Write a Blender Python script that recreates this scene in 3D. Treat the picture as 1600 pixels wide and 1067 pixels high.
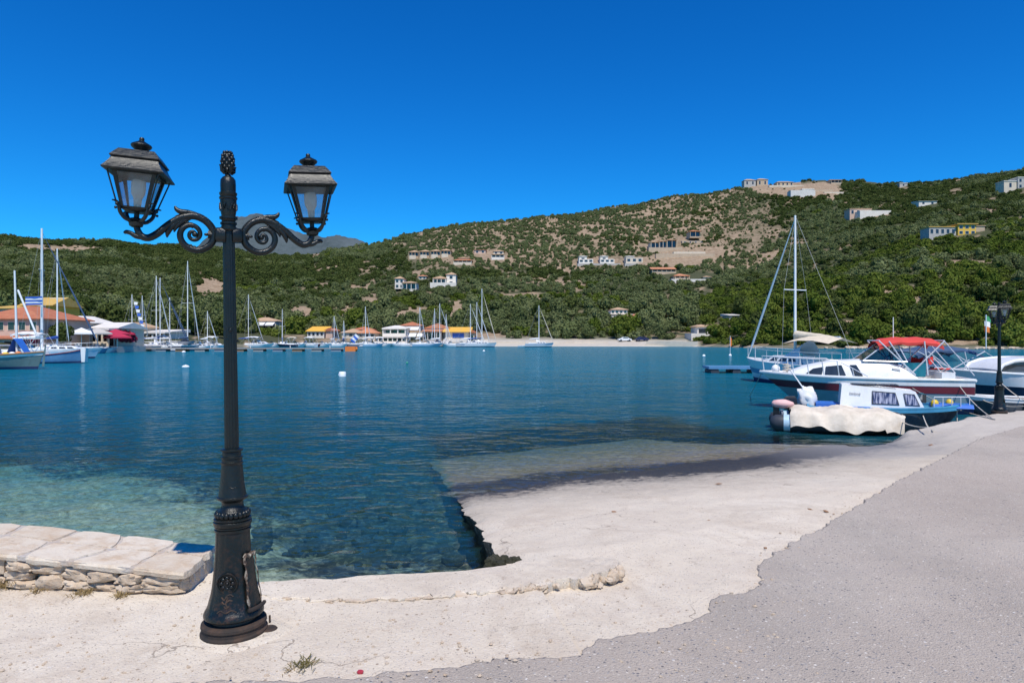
import bpy, math, random
import numpy as np
from mathutils import Vector, Matrix, Euler
random.seed(7); RNG = np.random.default_rng(11)
scene = bpy.context.scene
for o in list(bpy.data.objects): bpy.data.objects.remove(o)
COL = scene.collection
R = math.radians

# ------------------------------------------------------------------ camera
F = 1067.0            # focal length in photo pixels (24 mm on a 36 mm sensor, 1600 px wide)
HOR = 530.0           # horizon row
EYE = 2.15            # eye height above the water (water is z = 0)
Q = EYE - 1.717       # quay height
cam = bpy.data.cameras.new('camera'); cam.lens = 24.0; cam.sensor_width = 36.0
cam.shift_y = -(533.5 - HOR) / 1600.0
cam.clip_start = 0.05; cam.clip_end = 12000
camo = bpy.data.objects.new('camera', cam); COL.objects.link(camo)
camo.location = (0, 0, EYE); camo.rotation_euler = (R(90), 0, 0)
scene.camera = camo

# ------------------------------------------------------------------ sky, sun, exposure
SUN = Vector((0.12, -0.55, 1.0)).normalized()      # towards the sun: high, behind the camera
world = bpy.data.worlds.new('World'); scene.world = world; world.use_nodes = True
wn = world.node_tree; wn.nodes.clear()
wo = wn.nodes.new('ShaderNodeOutputWorld'); bg = wn.nodes.new('ShaderNodeBackground')
sky = wn.nodes.new('ShaderNodeTexSky'); sky.sky_type = 'NISHITA'; sky.sun_disc = False
sky.sun_elevation = math.asin(SUN.z); sky.sun_rotation = math.atan2(SUN.x, SUN.y)
sky.air_density = 1.0; sky.dust_density = 0.0; sky.ozone_density = 4.0; sky.altitude = 0
hs = wn.nodes.new('ShaderNodeHueSaturation'); hs.inputs['Saturation'].default_value = 1.32; hs.inputs['Value'].default_value = 0.92
hs.inputs['Hue'].default_value = 0.495
tint = wn.nodes.new('ShaderNodeMix'); tint.data_type = 'RGBA'; tint.blend_type = 'MULTIPLY'; tint.inputs[0].default_value = 1.0; tint.inputs[7].default_value = (.2, .92, 1.3, 1)   # clear polarised summer blue
wn.links.new(sky.outputs[0], hs.inputs['Color']); wn.links.new(hs.outputs[0], tint.inputs[6]); gam = wn.nodes.new('ShaderNodeGamma'); gam.inputs[1].default_value = 1.13; wn.links.new(tint.outputs[2], gam.inputs[0]); wn.links.new(gam.outputs[0], bg.inputs[0])
bg.inputs[1].default_value = 0.094
wn.links.new(bg.outputs[0], wo.inputs[0])
sl = bpy.data.lights.new('sun', 'SUN'); sl.energy = 4.6; sl.angle = R(0.5); sl.color = (1, .95, .87)
so = bpy.data.objects.new('sun', sl); COL.objects.link(so); so.location = (3, -10, 30)
so.rotation_euler = (-SUN).to_track_quat('-Z', 'Y').to_euler()
scene.view_settings.view_transform = 'Standard'; scene.view_settings.look = 'None'
scene.view_settings.gamma = 1; scene.view_settings.use_curve_mapping = False
scene.view_settings.exposure = 0.09
scene.cycles.max_bounces = 6; scene.cycles.transparent_max_bounces = 12
scene.cycles.use_denoising = True

# ------------------------------------------------------------------ helpers
def P(px, py, Y):            # world point seen at photo pixel (px,py) at depth Y
    return Vector(((px-800)/F*Y, Y, EYE-(py-HOR)/F*Y))
def G(px, py, z=0.0):        # point of the level z seen at a pixel
    return P(px, py, (EYE-z)*F/(py-HOR))
def fbm(x, y, seed=0, octv=4, lac=2.0, gain=.5):
    x = np.asarray(x, float); y = np.asarray(y, float); out = 0; a = 1; tot = 0
    for k in range(octv):
        xi = np.floor(x).astype(np.int64); yi = np.floor(y).astype(np.int64); fx = x-xi; fy = y-yi
        fx = fx*fx*(3-2*fx); fy = fy*fy*(3-2*fy)
        def h(a_, b_):
            n = (a_*374761393 + b_*668265263 + (seed+k)*974634777) & 0x7fffffff
            n = ((n ^ (n >> 13))*1274126177) & 0x7fffffff
            return ((n ^ (n >> 16)) & 0xffff)/65535.0
        v = (h(xi, yi)*(1-fx)+h(xi+1, yi)*fx)*(1-fy)+(h(xi, yi+1)*(1-fx)+h(xi+1, yi+1)*fx)*fy
        out = out+a*(v-.5); tot += a; a *= gain; x = x*lac+17.3; y = y*lac+9.1
    return out/tot*2
def sstep(a, b, x):
    t = np.clip((np.asarray(x, float)-a)/(b-a), 0, 1); return t*t*(3-2*t)

def frames(path):
    pts = [Vector(p) for p in path]; n = len(pts); out = []; up = None
    for i in range(n):
        t = (pts[min(i+1, n-1)]-pts[max(i-1, 0)])
        t = t.normalized() if t.length > 1e-9 else Vector((0, 0, 1))
        if up is None:
            up = Vector((0, 0, 1)) if abs(t.z) < .9 else Vector((0, 1, 0))
        a = t.cross(up)
        if a.length < 1e-6: a = t.orthogonal()
        a.normalize(); up = a.cross(t).normalized()
        out.append((pts[i], a, up))
    return out
def smooth_path(pts, k=4):
    pts = [Vector(p) for p in pts]; out = []
    for i in range(len(pts)-1):
        p0 = pts[max(i-1, 0)]; p1 = pts[i]; p2 = pts[i+1]; p3 = pts[min(i+2, len(pts)-1)]
        for j in range(k):
            t = j/k
            out.append(.5*((2*p1)+(p2-p0)*t+(2*p0-5*p1+4*p2-p3)*t*t+(3*p1-p0-3*p2+p3)*t**3))
    out.append(pts[-1]); return out
class MB:
    def __init__(s): s.v = []; s.f = []
    def add(s, vs, fs, M=None):
        o = len(s.v)
        s.v += [tuple(M @ Vector(v)) for v in vs] if M is not None else [tuple(v) for v in vs]
        s.f += [tuple(i+o for i in f) for f in fs]; return s
    def box(s, x0, x1, y0, y1, z0, z1, M=None, tx=0, ty=0):
        vs = [(x0, y0, z0), (x1, y0, z0), (x1, y1, z0), (x0, y1, z0), (x0+tx, y0+ty, z1), (x1-tx, y0+ty, z1), (x1-tx, y1-ty, z1), (x0+tx, y1-ty, z1)]
        return s.add(vs, [(3, 2, 1, 0), (4, 5, 6, 7), (0, 1, 5, 4), (1, 2, 6, 5), (2, 3, 7, 6), (3, 0, 4, 7)], M)
    def loft(s, rings, closed=True, cap=True, M=None):
        n = len(rings[0]); vs = [p for r in rings for p in r]; fs = []
        for i in range(len(rings)-1):
            for j in range(n if closed else n-1):
                k = (j+1) % n; fs.append((i*n+j, i*n+k, (i+1)*n+k, (i+1)*n+j))
        if cap: fs += [tuple(range(n-1, -1, -1)), tuple(range((len(rings)-1)*n, len(rings)*n))]
        return s.add(vs, fs, M)
    def tube(s, path, r, n=8, M=None, flat=1.0, cap=True):
        fr = frames(path); rs = r if isinstance(r, (list, tuple)) else [r]*len(fr); rings = []
        for (p, a, b), q in zip(fr, rs):
            rings.append([p+a*(q*math.cos(2*math.pi*j/n))+b*(q*flat*math.sin(2*math.pi*j/n)) for j in range(n)])
        return s.loft(rings, True, cap, M)
    def lathe(s, prof, n=24, M=None, cap=True, mod=None):
        rings = []
        for r, z in prof:
            rings.append([((r*(mod(2*math.pi*j/n, z) if mod else 1))*math.cos(2*math.pi*j/n), (r*(mod(2*math.pi*j/n, z) if mod else 1))*math.sin(2*math.pi*j/n), z) for j in range(n)])
        return s.loft(rings, True, cap, M)
    def prism(s, poly, z0, z1, M=None, top=None):
        n = len(poly); t = top or poly
        vs = [(x, y, z0) for x, y in poly]+[(x, y, z1) for x, y in t]
        fs = [tuple(range(n-1, -1, -1)), tuple(range(n, 2*n))]+[(i, (i+1) % n, n+(i+1) % n, n+i) for i in range(n)]
        return s.add(vs, fs, M)
    def ball(s, c, r, nu=10, nv=7, M=None, fn=None):
        if not isinstance(r, (tuple, list)): r = (r, r, r)
        vs = []; fs = []
        for i in range(nv+1):
            th = math.pi*i/nv
            for j in range(nu):
                ph = 2*math.pi*j/nu; d = (math.sin(th)*math.cos(ph), math.sin(th)*math.sin(ph), math.cos(th))
                m = fn(d) if fn else 1
                vs.append((c[0]+d[0]*r[0]*m, c[1]+d[1]*r[1]*m, c[2]+d[2]*r[2]*m))
        for i in range(nv):
            for j in range(nu):
                k = (j+1) % nu; fs.append((i*nu+j, (i+1)*nu+j, (i+1)*nu+k, i*nu+k))
        return s.add(vs, fs, M)
    def mesh(s, name, mat, smooth=None):
        me = bpy.data.meshes.new(name); me.from_pydata(s.v, [], s.f); me.validate(clean_customdata=False)
        if mat is not None: me.materials.append(MT[mat] if isinstance(mat, str) else mat)
        if smooth:
            me.shade_smooth(); me.set_sharp_from_angle(angle=R(smooth))
        return me
    def build(s, name, mat, parent=None, smooth=None, M=None):
        o = bpy.data.objects.new(name, s.mesh(name, mat, smooth)); COL.objects.link(o)
        if parent is not None: o.parent = parent
        if M is not None: o.matrix_local = M
        return o
def tag(o, label=None, cat=None, group=None, kind=None):
    if label: o['label'] = label
    if cat: o['category'] = cat
    if group: o['group'] = group
    if kind: o['kind'] = kind
    return o
def thing(name, label, cat, loc=(0, 0, 0), rz=0, group=None):
    o = bpy.data.objects.new(name, None); o.empty_display_size = .2; COL.objects.link(o)
    o.location = loc; o.rotation_euler = (0, 0, rz)
    return tag(o, label, cat, group)
def dup(root, loc=None, rz=None, label=None, group=None, parent=None):
    r = root.copy(); COL.objects.link(r)
    if loc is not None: r.location = loc
    if rz is not None: r.rotation_euler = (0, 0, rz)
    if label: r['label'] = label
    if group: r['group'] = group
    if parent is not None: r.parent = parent
    for ch in list(root.children): dup(ch, parent=r)
    return r
def mesh_np(name, V, Fq, mat, smooth=True, attrs=None, parent=None):
    me = bpy.data.meshes.new(name); V = np.asarray(V, np.float32).reshape(-1, 3); Fq = np.asarray(Fq, np.int32)
    k = Fq.shape[1]
    me.vertices.add(len(V)); me.vertices.foreach_set('co', V.ravel())
    me.loops.add(Fq.size); me.loops.foreach_set('vertex_index', Fq.ravel())
    me.polygons.add(len(Fq)); me.polygons.foreach_set('loop_start', np.arange(len(Fq), dtype=np.int32)*k)
    me.update(calc_edges=True)
    if smooth: me.shade_smooth()
    for nm, a in (attrs or {}).items():
        at = me.attributes.new(nm, 'FLOAT', 'POINT'); at.data.foreach_set('value', np.asarray(a, np.float32).ravel())
    if mat: me.materials.append(MT[mat])
    o = bpy.data.objects.new(name, me); COL.objects.link(o)
    if parent is not None: o.parent = parent
    return o
def grid_faces(nu, nv):
    i = np.arange(nu-1)[:, None]*nv+np.arange(nv-1)[None, :]
    return np.stack([i, i+nv, i+nv+1, i+1], -1).reshape(-1, 4)

# ------------------------------------------------------------------ materials
MT = {}
class NT:
    def __init__(s, name):
        s.m = bpy.data.materials.new(name); s.m.use_nodes = True; s.t = s.m.node_tree; s.t.nodes.clear()
        s.out = s.t.nodes.new('ShaderNodeOutputMaterial'); MT[name] = s.m
    def n(s, typ, _props=None, **inp):
        nd = s.t.nodes.new('ShaderNode'+typ)
        for k, v in (_props or {}).items(): setattr(nd, k, v)
        for k, v in inp.items():
            key = int(k[1:]) if k[0] == '_' and k[1:].isdigit() else k.replace('_', ' ')
            s.set(nd.inputs[key], v)
        return nd
    def set(s, sock, v):
        if isinstance(v, bpy.types.NodeSocket): s.t.links.new(v, sock)
        elif isinstance(v, bpy.types.Node): s.t.links.new(v.outputs[0], sock)
        else:
            if isinstance(v, (tuple, list)) and len(v) == 3 and sock.type == 'RGBA': v = (*v, 1)
            sock.default_value = v
    def math(s, op, a, b=0.0, clamp=False):
        nd = s.t.nodes.new('ShaderNodeMath'); nd.operation = op; nd.use_clamp = clamp; s.set(nd.inputs[0], a); s.set(nd.inputs[1], b); return nd.outputs[0]
    def mix(s, f, a, b, mode='MIX'):
        nd = s.t.nodes.new('ShaderNodeMix'); nd.data_type = 'RGBA'; nd.blend_type = mode
        s.set(nd.inputs[0], f); s.set(nd.inputs[6], a); s.set(nd.inputs[7], b); return nd.outputs[2]
    def noise(s, scale, detail=4, rough=.55, vec=None, dist=0.0):
        nd = s.n('TexNoise', Scale=scale, Detail=float(detail), Roughness=rough, Distortion=dist)
        if vec is not None: s.set(nd.inputs['Vector'], vec)
        return nd.outputs[0]
    def ramp(s, f, stops):
        nd = s.t.nodes.new('ShaderNodeValToRGB'); s.set(nd.inputs[0], f); e = nd.color_ramp.elements
        while len(e) < len(stops): e.new(.5)
        for k, (p, c) in enumerate(stops):
            e[k].position = p; e[k].color = (*c, 1) if isinstance(c, (tuple, list)) else (c, c, c, 1)
        return nd.outputs[0]
    def coord(s, which='Object'): return s.t.nodes.new('ShaderNodeTexCoord').outputs[which]
    def mapv(s, vec, scale=(1, 1, 1), rot=(0, 0, 0)):
        nd = s.t.nodes.new('ShaderNodeMapping'); s.set(nd.inputs[0], vec); nd.inputs['Scale'].default_value = scale; nd.inputs['Rotation'].default_value = rot; return nd.outputs[0]
    def bump(s, h, dist=.01, strength=1.0, normal=None):
        nd = s.n('Bump', Height=h, Distance=dist, Strength=strength)
        if normal is not None: s.set(nd.inputs['Normal'], normal)
        return nd.outputs[0]
    def bsdf(s, **k):
        nd = s.n('BsdfPrincipled', **k); return nd
    def end(s, sh): s.set(s.out.inputs[0], sh); return s.m
def pm(name, col, rough=.6, var=.18, scale=3.0, bump=.0, bscale=30.0, metal=0.0, dark=None, spec=.5, coat=0.0, streak=0.0):
    """painted / plain surface: base colour with soft patchy wear, optional fine relief and dirt"""
    t = NT(name); co = t.coord()
    n1 = t.noise(scale, 5, .6, co); n2 = t.noise(scale*9, 3, .6, co)
    d = dark or tuple(c*.55 for c in col)
    f = t.math('MULTIPLY', t.ramp(n1, [(.38, 0.0), (.7, 1.0)]), var*2, True)
    c = t.mix(f, col, d)
    c = t.mix(t.math('MULTIPLY', n2, var), c, tuple(min(1, x*1.15) for x in col))
    if streak:
        n3 = t.noise(1.0, 4, .6, t.mapv(co, (9, 9, .7)))
        c = t.mix(t.math('MULTIPLY', t.ramp(n3, [(.5, 0.0), (.75, 1.0)]), streak), c, d)
    k = dict(Base_Color=c, Roughness=t.math('ADD', t.math('MULTIPLY', n2, .25), rough-.12), Metallic=metal)
    b = t.bsdf(**k); b.inputs['Specular IOR Level'].default_value = spec; b.inputs['Coat Weight'].default_value = coat
    if bump: t.set(b.inputs['Normal'], t.bump(t.noise(bscale, 4, .6, co), bump))
    t.end(b.outputs[0]); return t.m
# boats, buildings and street furniture
pm('gelcoat', (.78, .78, .76), .3, .12, 1.5, streak=.25, dark=(.5, .47, .42), coat=.2)
pm('gelcoat_blue', (.42, .58, .68), .35, .15, 1.5, streak=.3, coat=.2)
pm('hull_teal', (.23, .33, .36), .35, .2, 1.2, streak=.3, coat=.2)
pm('hull_blue', (.10, .25, .42), .4, .2, 2, streak=.3)
pm('hull_navy', (.012, .022, .06), .3, .2, 2, coat=.3)
pm('hull_dark', (.045, .055, .065), .5, .3, 3, streak=.5, dark=(.25, .25, .25), bump=.003)
pm('hull_green', (.16, .23, .22), .5, .25, 2, streak=.4)
pm('antifoul', (.03, .04, .12), .6, .3, 3)
pm('maroon', (.16, .022, .035), .35, .2, 2, coat=.2)
pm('crimson', (.42, .03, .05), .35, .2, 2, coat=.2)
pm('red_canvas', (.62, .055, .04), .75, .2, 5, bump=.004, bscale=25)
pm('red_cloth', (.6, .03, .02), .8, .2, 6)
pm('navy_canvas', (.03, .07, .15), .75, .25, 4, bump=.004, bscale=25, dark=(.1, .13, .17))
pm('cream_canvas', (.66, .57, .43), .85, .25, 5, bump=.006, bscale=30)
pm('tarp', (.66, .58, .47), .85, .35, 4, bump=.014, bscale=7, dark=(.36, .3, .22))
pm('white_canvas', (.76, .76, .74), .8, .15, 4, bump=.005, bscale=20)
pm('blue_canvas', (.03, .1, .38), .75, .2, 4)
pm('deck_blue', (.05, .26, .42), .5, .3, 4, dark=(.02, .1, .2))
pm('bright_blue', (.03, .14, .5), .5, .25, 5)
pm('rubber', (.035, .04, .05), .55, .3, 4, bump=.002)
pm('rubber_grey', (.22, .24, .27), .55, .2, 4)
pm('black_plastic', (.012, .012, .014), .35, .2, 6)
pm('steel', (.7, .7, .7), .3, .12, 8, metal=.25)
pm('alu', (.66, .67, .67), .38, .2, 3, metal=.6)
pm('wire', (.45, .46, .46), .5, .1, 5)
pm('mast_white', (.78, .78, .76), .4, .12, 2)
pm('rope', (.55, .5, .42), .9, .3, 12)
pm('wood', (.28, .15, .07), .6, .35, 4)
pm('wood_grey', (.3, .27, .24), .8, .3, 5)
pm('orange', (.75, .2, .03), .5, .2, 5)
pm('yellow', (.75, .5, .03), .5, .2, 5)
pm('pink', (.72, .45, .42), .6, .25, 5, dark=(.5, .2, .2))
pm('teal_cloth', (.05, .42, .45), .8, .2, 5)
pm('flag_green', (.05, .3, .12), .8, .1, 5)
pm('flag_blue', (.03, .12, .5), .8, .1, 5)
pm('buoy', (.82, .82, .8), .45, .12, 5)
pm('plaster_white', (.74, .68, .59), .85, .15, .5, streak=.15)
pm('plaster_cream', (.66, .56, .43), .85, .18, .5, streak=.15)
pm('plaster_pink', (.6, .42, .32), .85, .18, .5)
pm('plaster_tan', (.5, .38, .26), .85, .2, .5)
pm('plaster_grey', (.45, .42, .38), .85, .2, .5)
pm('plaster_yellow', (.72, .45, .06), .8, .15, .5)
pm('roof_white', (.68, .64, .58), .8, .2, .8)
pm('awning_red', (.42, .02, .06), .8, .15, 2)
pm('awning_yellow', (.72, .4, .05), .8, .12, 2)
pm('shutter', (.1, .14, .18), .6, .2, 2)
pm('car_white', (.75, .75, .75), .25, .05, 2, coat=.6)
pm('car_blue', (.02, .03, .1), .25, .05, 2, coat=.6)
pm('frosted', (.8, .8, .78), .35, .08, 8)
def mk_roof(name, a, b):
    t = NT(name); co = t.coord(); g = t.t.nodes.new('ShaderNodeNewGeometry')
    w = t.n('TexWave', {'wave_type': 'BANDS', 'bands_direction': 'X'}, Scale=1.3, Distortion=.3, Vector=co)
    n = t.noise(1.2, 5, .65, co); c = t.mix(t.ramp(n, [(.3, 0.0), (.7, 1.0)]), a, b)
    c = t.mix(t.math('MULTIPLY', w.outputs[1], .25), c, tuple(x*.5 for x in a))
    bs = t.bsdf(Base_Color=c, Roughness=.85, Normal=t.bump(w.outputs[1], .06)); t.end(bs.outputs[0])
mk_roof('tile_red', (.42, .12, .055), (.55, .22, .11)); mk_roof('tile_orange', (.6, .2, .09), (.62, .33, .18)); mk_roof('tile_tan', (.5, .31, .18), (.6, .42, .26)); mk_roof('tile_yellow', (.62, .36, .06), (.6, .42, .14))
def mk_glass_dark():
    t = NT('window_glass'); b = t.bsdf(Base_Color=t.mix(t.noise(3, 2, .5, t.coord()), (.012, .016, .02), (.05, .06, .07)), Roughness=.08); b.inputs['Specular IOR Level'].default_value = .7; t.end(b.outputs[0])
    t = NT('curtain_glass'); w = t.noise(1, 3, .5, t.mapv(t.coord(), (30, 30, 1.5)))
    b = t.bsdf(Base_Color=t.ramp(w, [(.38, (.03, .04, .1)), (.62, (.42, .42, .5))]), Roughness=.12); t.end(b.outputs[0])
    t = NT('clear_glass'); f = t.n('Fresnel', IOR=1.45)
    tr = t.n('BsdfTransparent', Color=(.82, .86, .86)); gl = t.n('BsdfGlossy', Color=(1, 1, 1), Roughness=.03)
    dif = t.n('BsdfDiffuse', Color=(.34, .36, .36))
    dirt = t.ramp(t.noise(14, 5, .65, t.coord()), [(.35, .05), (.75, .30)])
    m1 = t.n('MixShader', _0=dirt, _1=tr.outputs[0], _2=dif.outputs[0]); m2 = t.n('MixShader', _0=f.outputs[0], _1=m1.outputs[0], _2=gl.outputs[0]); t.end(m2.outputs[0])
    t = NT('windscreen'); f = t.n('Fresnel', IOR=1.45)
    tr = t.n('BsdfTransparent', Color=(.45, .52, .55)); gl = t.n('BsdfGlossy', Color=(1, 1, 1), Roughness=.03)
    m2 = t.n('MixShader', _0=f.outputs[0], _1=tr.outputs[0], _2=gl.outputs[0]); t.end(m2.outputs[0])
mk_glass_dark()
def mk_iron():
  for name, rusty in (('cast_iron', 1.0), ('lantern_iron', 0.0)):
    t = NT(name); co = t.coord()
    n = t.noise(6, 6, .65, co); m = t.noise(26, 5, .7, co)
    c = t.mix(t.ramp(n, [(.35, 0.0), (.65, 1.0)]), (.0035, .0065, .007), (.007, .0115, .012))
    dust = t.math('MULTIPLY', t.ramp(t.noise(3.0, 5, .7, co), [(.55, 0.0), (.75, 1.0)]), .04+.18*rusty)
    c = t.mix(dust, c, (.022, .025, .024))
    z = t.n('SeparateXYZ', Vector=co).outputs[2]
    low = t.math('SUBTRACT', 1.0, t.math('MULTIPLY', z, 1.3), True)          # rust creeping up from the foot
    rust = t.math('MULTIPLY', t.ramp(m, [(.5, 0.0), (.62, 1.0)]), t.math('MULTIPLY', t.math('ADD', t.math('MULTIPLY', low, .55), .03), rusty), True)
    c = t.mix(rust, c, (.075, .034, .018))
    b = t.bsdf(Base_Color=c, Roughness=t.math('ADD', .17, t.math('MULTIPLY', m, .3)), Normal=t.bump(t.noise(60, 5, .65, co), .0035))
    b.inputs['Specular IOR Level'].default_value = .4
    t.end(b.outputs[0])
  if True:
    t = NT('rusty_iron'); co = t.coord(); n = t.noise(9, 6, .7, co)
    c = t.ramp(n, [(.3, (.012, .013, .013)), (.5, (.035, .024, .018)), (.72, (.09, .05, .03))])
    b = t.bsdf(Base_Color=c, Roughness=.85, Normal=t.bump(t.noise(45, 5, .7, co), .006)); t.end(b.outputs[0])
    t = NT('flaked_paint'); co = t.coord(); n = t.noise(18, 6, .7, co)
    c = t.ramp(n, [(.40, (.015, .018, .018)), (.48, (.09, .05, .03)), (.56, (.3, .26, .2)), (.68, (.55, .52, .46))])
    b = t.bsdf(Base_Color=c, Roughness=.8, Normal=t.bump(n, .02)); t.end(b.outputs[0])
mk_iron()
# ------------------------------------------------------------------ ground materials
def mk_concrete():
    for name, wet in (('quay_concrete', False), ('ramp_concrete', True)):
        t = NT(name); co = t.coord(); big = t.noise(.55, 6, .6, co); mid = t.noise(4, 6, .65, co); fine = t.noise(70, 4, .7, co)
        c = t.ramp(big, [(.3, (.55, .46, .345)), (.5, (.64, .545, .42)), (.7, (.70, .615, .49))])
        c = t.mix(t.math('MULTIPLY', t.ramp(mid, [(.48, 0.0), (.75, 1.0)]), .5), c, (.47, .38, .3))
        c = t.mix(t.math('MULTIPLY', fine, .45), c, (.77, .70, .60))
        v = t.n('TexVoronoi', {'feature': 'F1'}, Vector=co, Scale=75.0, Randomness=1.0)
        rnd = t.n('SeparateColor', Color=v.outputs['Color'])
        spot = t.math('MULTIPLY', t.math('LESS_THAN', v.outputs['Distance'], .33), t.math('GREATER_THAN', rnd.outputs[0], .6))
        sc = t.mix(rnd.outputs[1], (.22, .17, .13), (.85, .8, .74))
        c = t.mix(t.math('MULTIPLY', spot, .75), c, sc)
        v2 = t.n('TexVoronoi', {'feature': 'F1'}, Vector=co, Scale=17.0, Randomness=1.0); r2 = t.n('SeparateColor', Color=v2.outputs['Color'])
        sp2 = t.math('MULTIPLY', t.math('LESS_THAN', v2.outputs['Distance'], .16), t.math('GREATER_THAN', r2.outputs[0], .84))
        c = t.mix(t.math('MULTIPLY', sp2, .75), c, t.mix(r2.outputs[1], (.1, .085, .07), (.4, .27, .17)))
        # rusty brown grit lying in patches
        gr = t.math('MULTIPLY', t.ramp(t.noise(1.7, 6, .7, co), [(.52, 0.0), (.7, 1.0)]), t.ramp(t.noise(38, 4, .75, co), [(.5, 0.0), (.6, 1.0)]))
        c = t.mix(t.math('MULTIPLY', gr, .6), c, (.36, .24, .15))
        cw = t.n('VectorMath', {'operation': 'ADD'}, _0=co, _1=t.n('VectorMath', {'operation': 'SCALE'}, _0=t.n('TexNoise', Vector=co, Scale=2.2, Detail=5.0).outputs[1], Scale=.9).outputs[0]).outputs[0]
        ck = t.n('TexVoronoi', {'feature': 'DISTANCE_TO_EDGE'}, Vector=cw, Scale=.42); cm = t.math('MULTIPLY', t.math('LESS_THAN', ck.outputs['Distance'], .0026), t.ramp(t.noise(.8, 3, .6, co), [(.46, 0.0), (.56, 1.0)]))
        c = t.mix(t.math('MULTIPLY', cm, .6), c, (.16, .12, .09))
        st2 = t.ramp(t.noise(1.1, 7, .72, co, .6), [(.5, 0.0), (.62, .55), (.7, .2), (.8, .6)]); c = t.mix(t.math('MULTIPLY', st2, .7), c, (.45, .36, .27))
        rough = .9
        h = t.math('ADD', t.math('MULTIPLY', fine, .5), t.math('ADD', t.math('MULTIPLY', mid, 1.0), t.math('MULTIPLY', spot, .15)))
        if wet:
            g = t.n('SeparateXYZ', Vector=co); z = g.outputs[2]
            zz = t.math('ADD', z, t.math('MULTIPLY', t.math('SUBTRACT', t.noise(1.1, 8, .72, co, .5), .5), .12))
            zz = t.math('ADD', zz, t.math('MULTIPLY', t.math('SUBTRACT', t.noise(8, 7, .78, co, .3), .5), .22))
            zz = t.math('SUBTRACT', zz, t.math('MULTIPLY', t.ramp(t.math('MULTIPLY', g.outputs[0], .12), [(.08, 0.0), (.5, 1.0)]), .12))
            damp = t.ramp(t.math('ADD', t.math('MULTIPLY', zz, 1.75), .5), [(.12, .2), (.27, .4), (.34, .98), (.53, .97), (.57, .62), (.66, .32), (.82, .1), (.95, 0.0)])
            sub_ = t.ramp(t.math('ADD', t.math('MULTIPLY', zz, 2.0), .5), [(.34, 1.0), (.5, 0.0)])
            c = t.mix(t.math('MULTIPLY', sub_, .85), c, t.mix(t.ramp(t.noise(9, 5, .7, co), [(.4, 0.0), (.65, 1.0)]), (.085, .066, .05), (.34, .285, .23)))
            alg = t.math('MULTIPLY', t.ramp(t.math('ADD', t.math('MULTIPLY', zz, 2.0), .5), [(.12, 0.0), (.24, 1.0), (.33, 0.0)]), t.ramp(t.noise(14, 6, .75, co), [(.5, 0.0), (.6, .9)]))
            c = t.mix(alg, c, (.3, .23, .05))
            c = t.mix(damp, c, t.mix(t.ramp(t.noise(30, 4, .7, co), [(.5, 0.0), (.68, 1.0)]), (.022, .021, .02), (.11, .085, .045)))
            old = t.ramp(t.math('MULTIPLY', t.math('SUBTRACT', g.outputs[0], 4.3), .25), [(.0, 0.0), (.5, 1.0)])   # older greyer slab by the boats
            oy = t.ramp(t.math('ADD', t.math('MULTIPLY', t.math('SUBTRACT', g.outputs[1], 10.2), .6), t.math('MULTIPLY', t.math('SUBTRACT', mid, .5), .6)), [(.35, 0.0), (.6, 1.0)])
            c = t.mix(t.math('MULTIPLY', t.math('MULTIPLY', old, oy), .5), c, (.36, .34, .32))
            rough = t.math('SUBTRACT', .92, t.math('MULTIPLY', damp, .45))
        b = t.bsdf(Base_Color=c, Roughness=rough, Normal=t.bump(h, .02)); b.inputs['Specular IOR Level'].default_value = .3; t.end(b.outputs[0])
    t = NT('asphalt'); co = t.coord(); big = t.noise(.5, 6, .6, co); mid = t.noise(5, 5, .6, co); fine = t.noise(60, 4, .7, co)
    c = t.ramp(big, [(.3, (.33, .272, .213)), (.5, (.41, .345, .275)), (.7, (.485, .418, .34))])
    c = t.mix(t.math('MULTIPLY', mid, .3), c, (.33, .285, .25)); c = t.mix(t.math('MULTIPLY', fine, .35), c, (.52, .465, .42))
    c = t.mix(t.math('MULTIPLY', t.ramp(t.noise(.33, 6, .68, co, .8), [(.45, 0.0), (.6, 1.0)]), .3), c, (.43, .35, .285))
    c = t.mix(t.math('MULTIPLY', t.ramp(t.noise(1.0, 6, .7, t.mapv(co, (.9, .25, 1), (0, 0, -.55))), [(.5, 0.0), (.68, 1.0)]), .4), c, (.3, .265, .225))
    for sc_, thr, st in ((40.0, .5, .85), (85.0, .45, .65)):
        v = t.n('TexVoronoi', {'feature': 'F1'}, Vector=co, Scale=sc_, Randomness=1.0); r = t.n('SeparateColor', Color=v.outputs['Color'])
        spot = t.math('MULTIPLY', t.math('LESS_THAN', v.outputs['Distance'], .3), t.math('GREATER_THAN', r.outputs[0], thr))
        c = t.mix(t.math('MULTIPLY', spot, st), c, t.ramp(r.outputs[1], [(.0, (.06, .065, .08)), (.3, (.2, .2, .21)), (.55, (.42, .39, .36)), (.85, (.58, .5, .4)), (1., (.7, .66, .6))]))
    b = t.bsdf(Base_Color=c, Roughness=.9, Normal=t.bump(t.math('ADD', fine, t.math('MULTIPLY', v.outputs['Distance'], .5)), .010)); b.inputs['Specular IOR Level'].default_value = .3; t.end(b.outputs[0])
    # limestone
    for name, a, b_ in (('limestone', (.45, .35, .25), (.56, .46, .35)), ('capstone', (.56, .465, .35), (.65, .565, .45)), ('mortar', (.36, .32, .28), (.44, .40, .36))):
        t = NT(name); co = t.coord(); n = t.noise(7, 7, .68, co); f = t.noise(45, 5, .7, co)
        oi = t.t.nodes.new('ShaderNodeObjectInfo')
        c = t.mix(oi.outputs['Random'], a, b_)
        c = t.mix(t.ramp(n, [(.45, 0.0), (.72, .8)]), c, (.42, .26, .13)); c = t.mix(t.math('MULTIPLY', f, .3), c, (.68, .6, .5))
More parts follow.
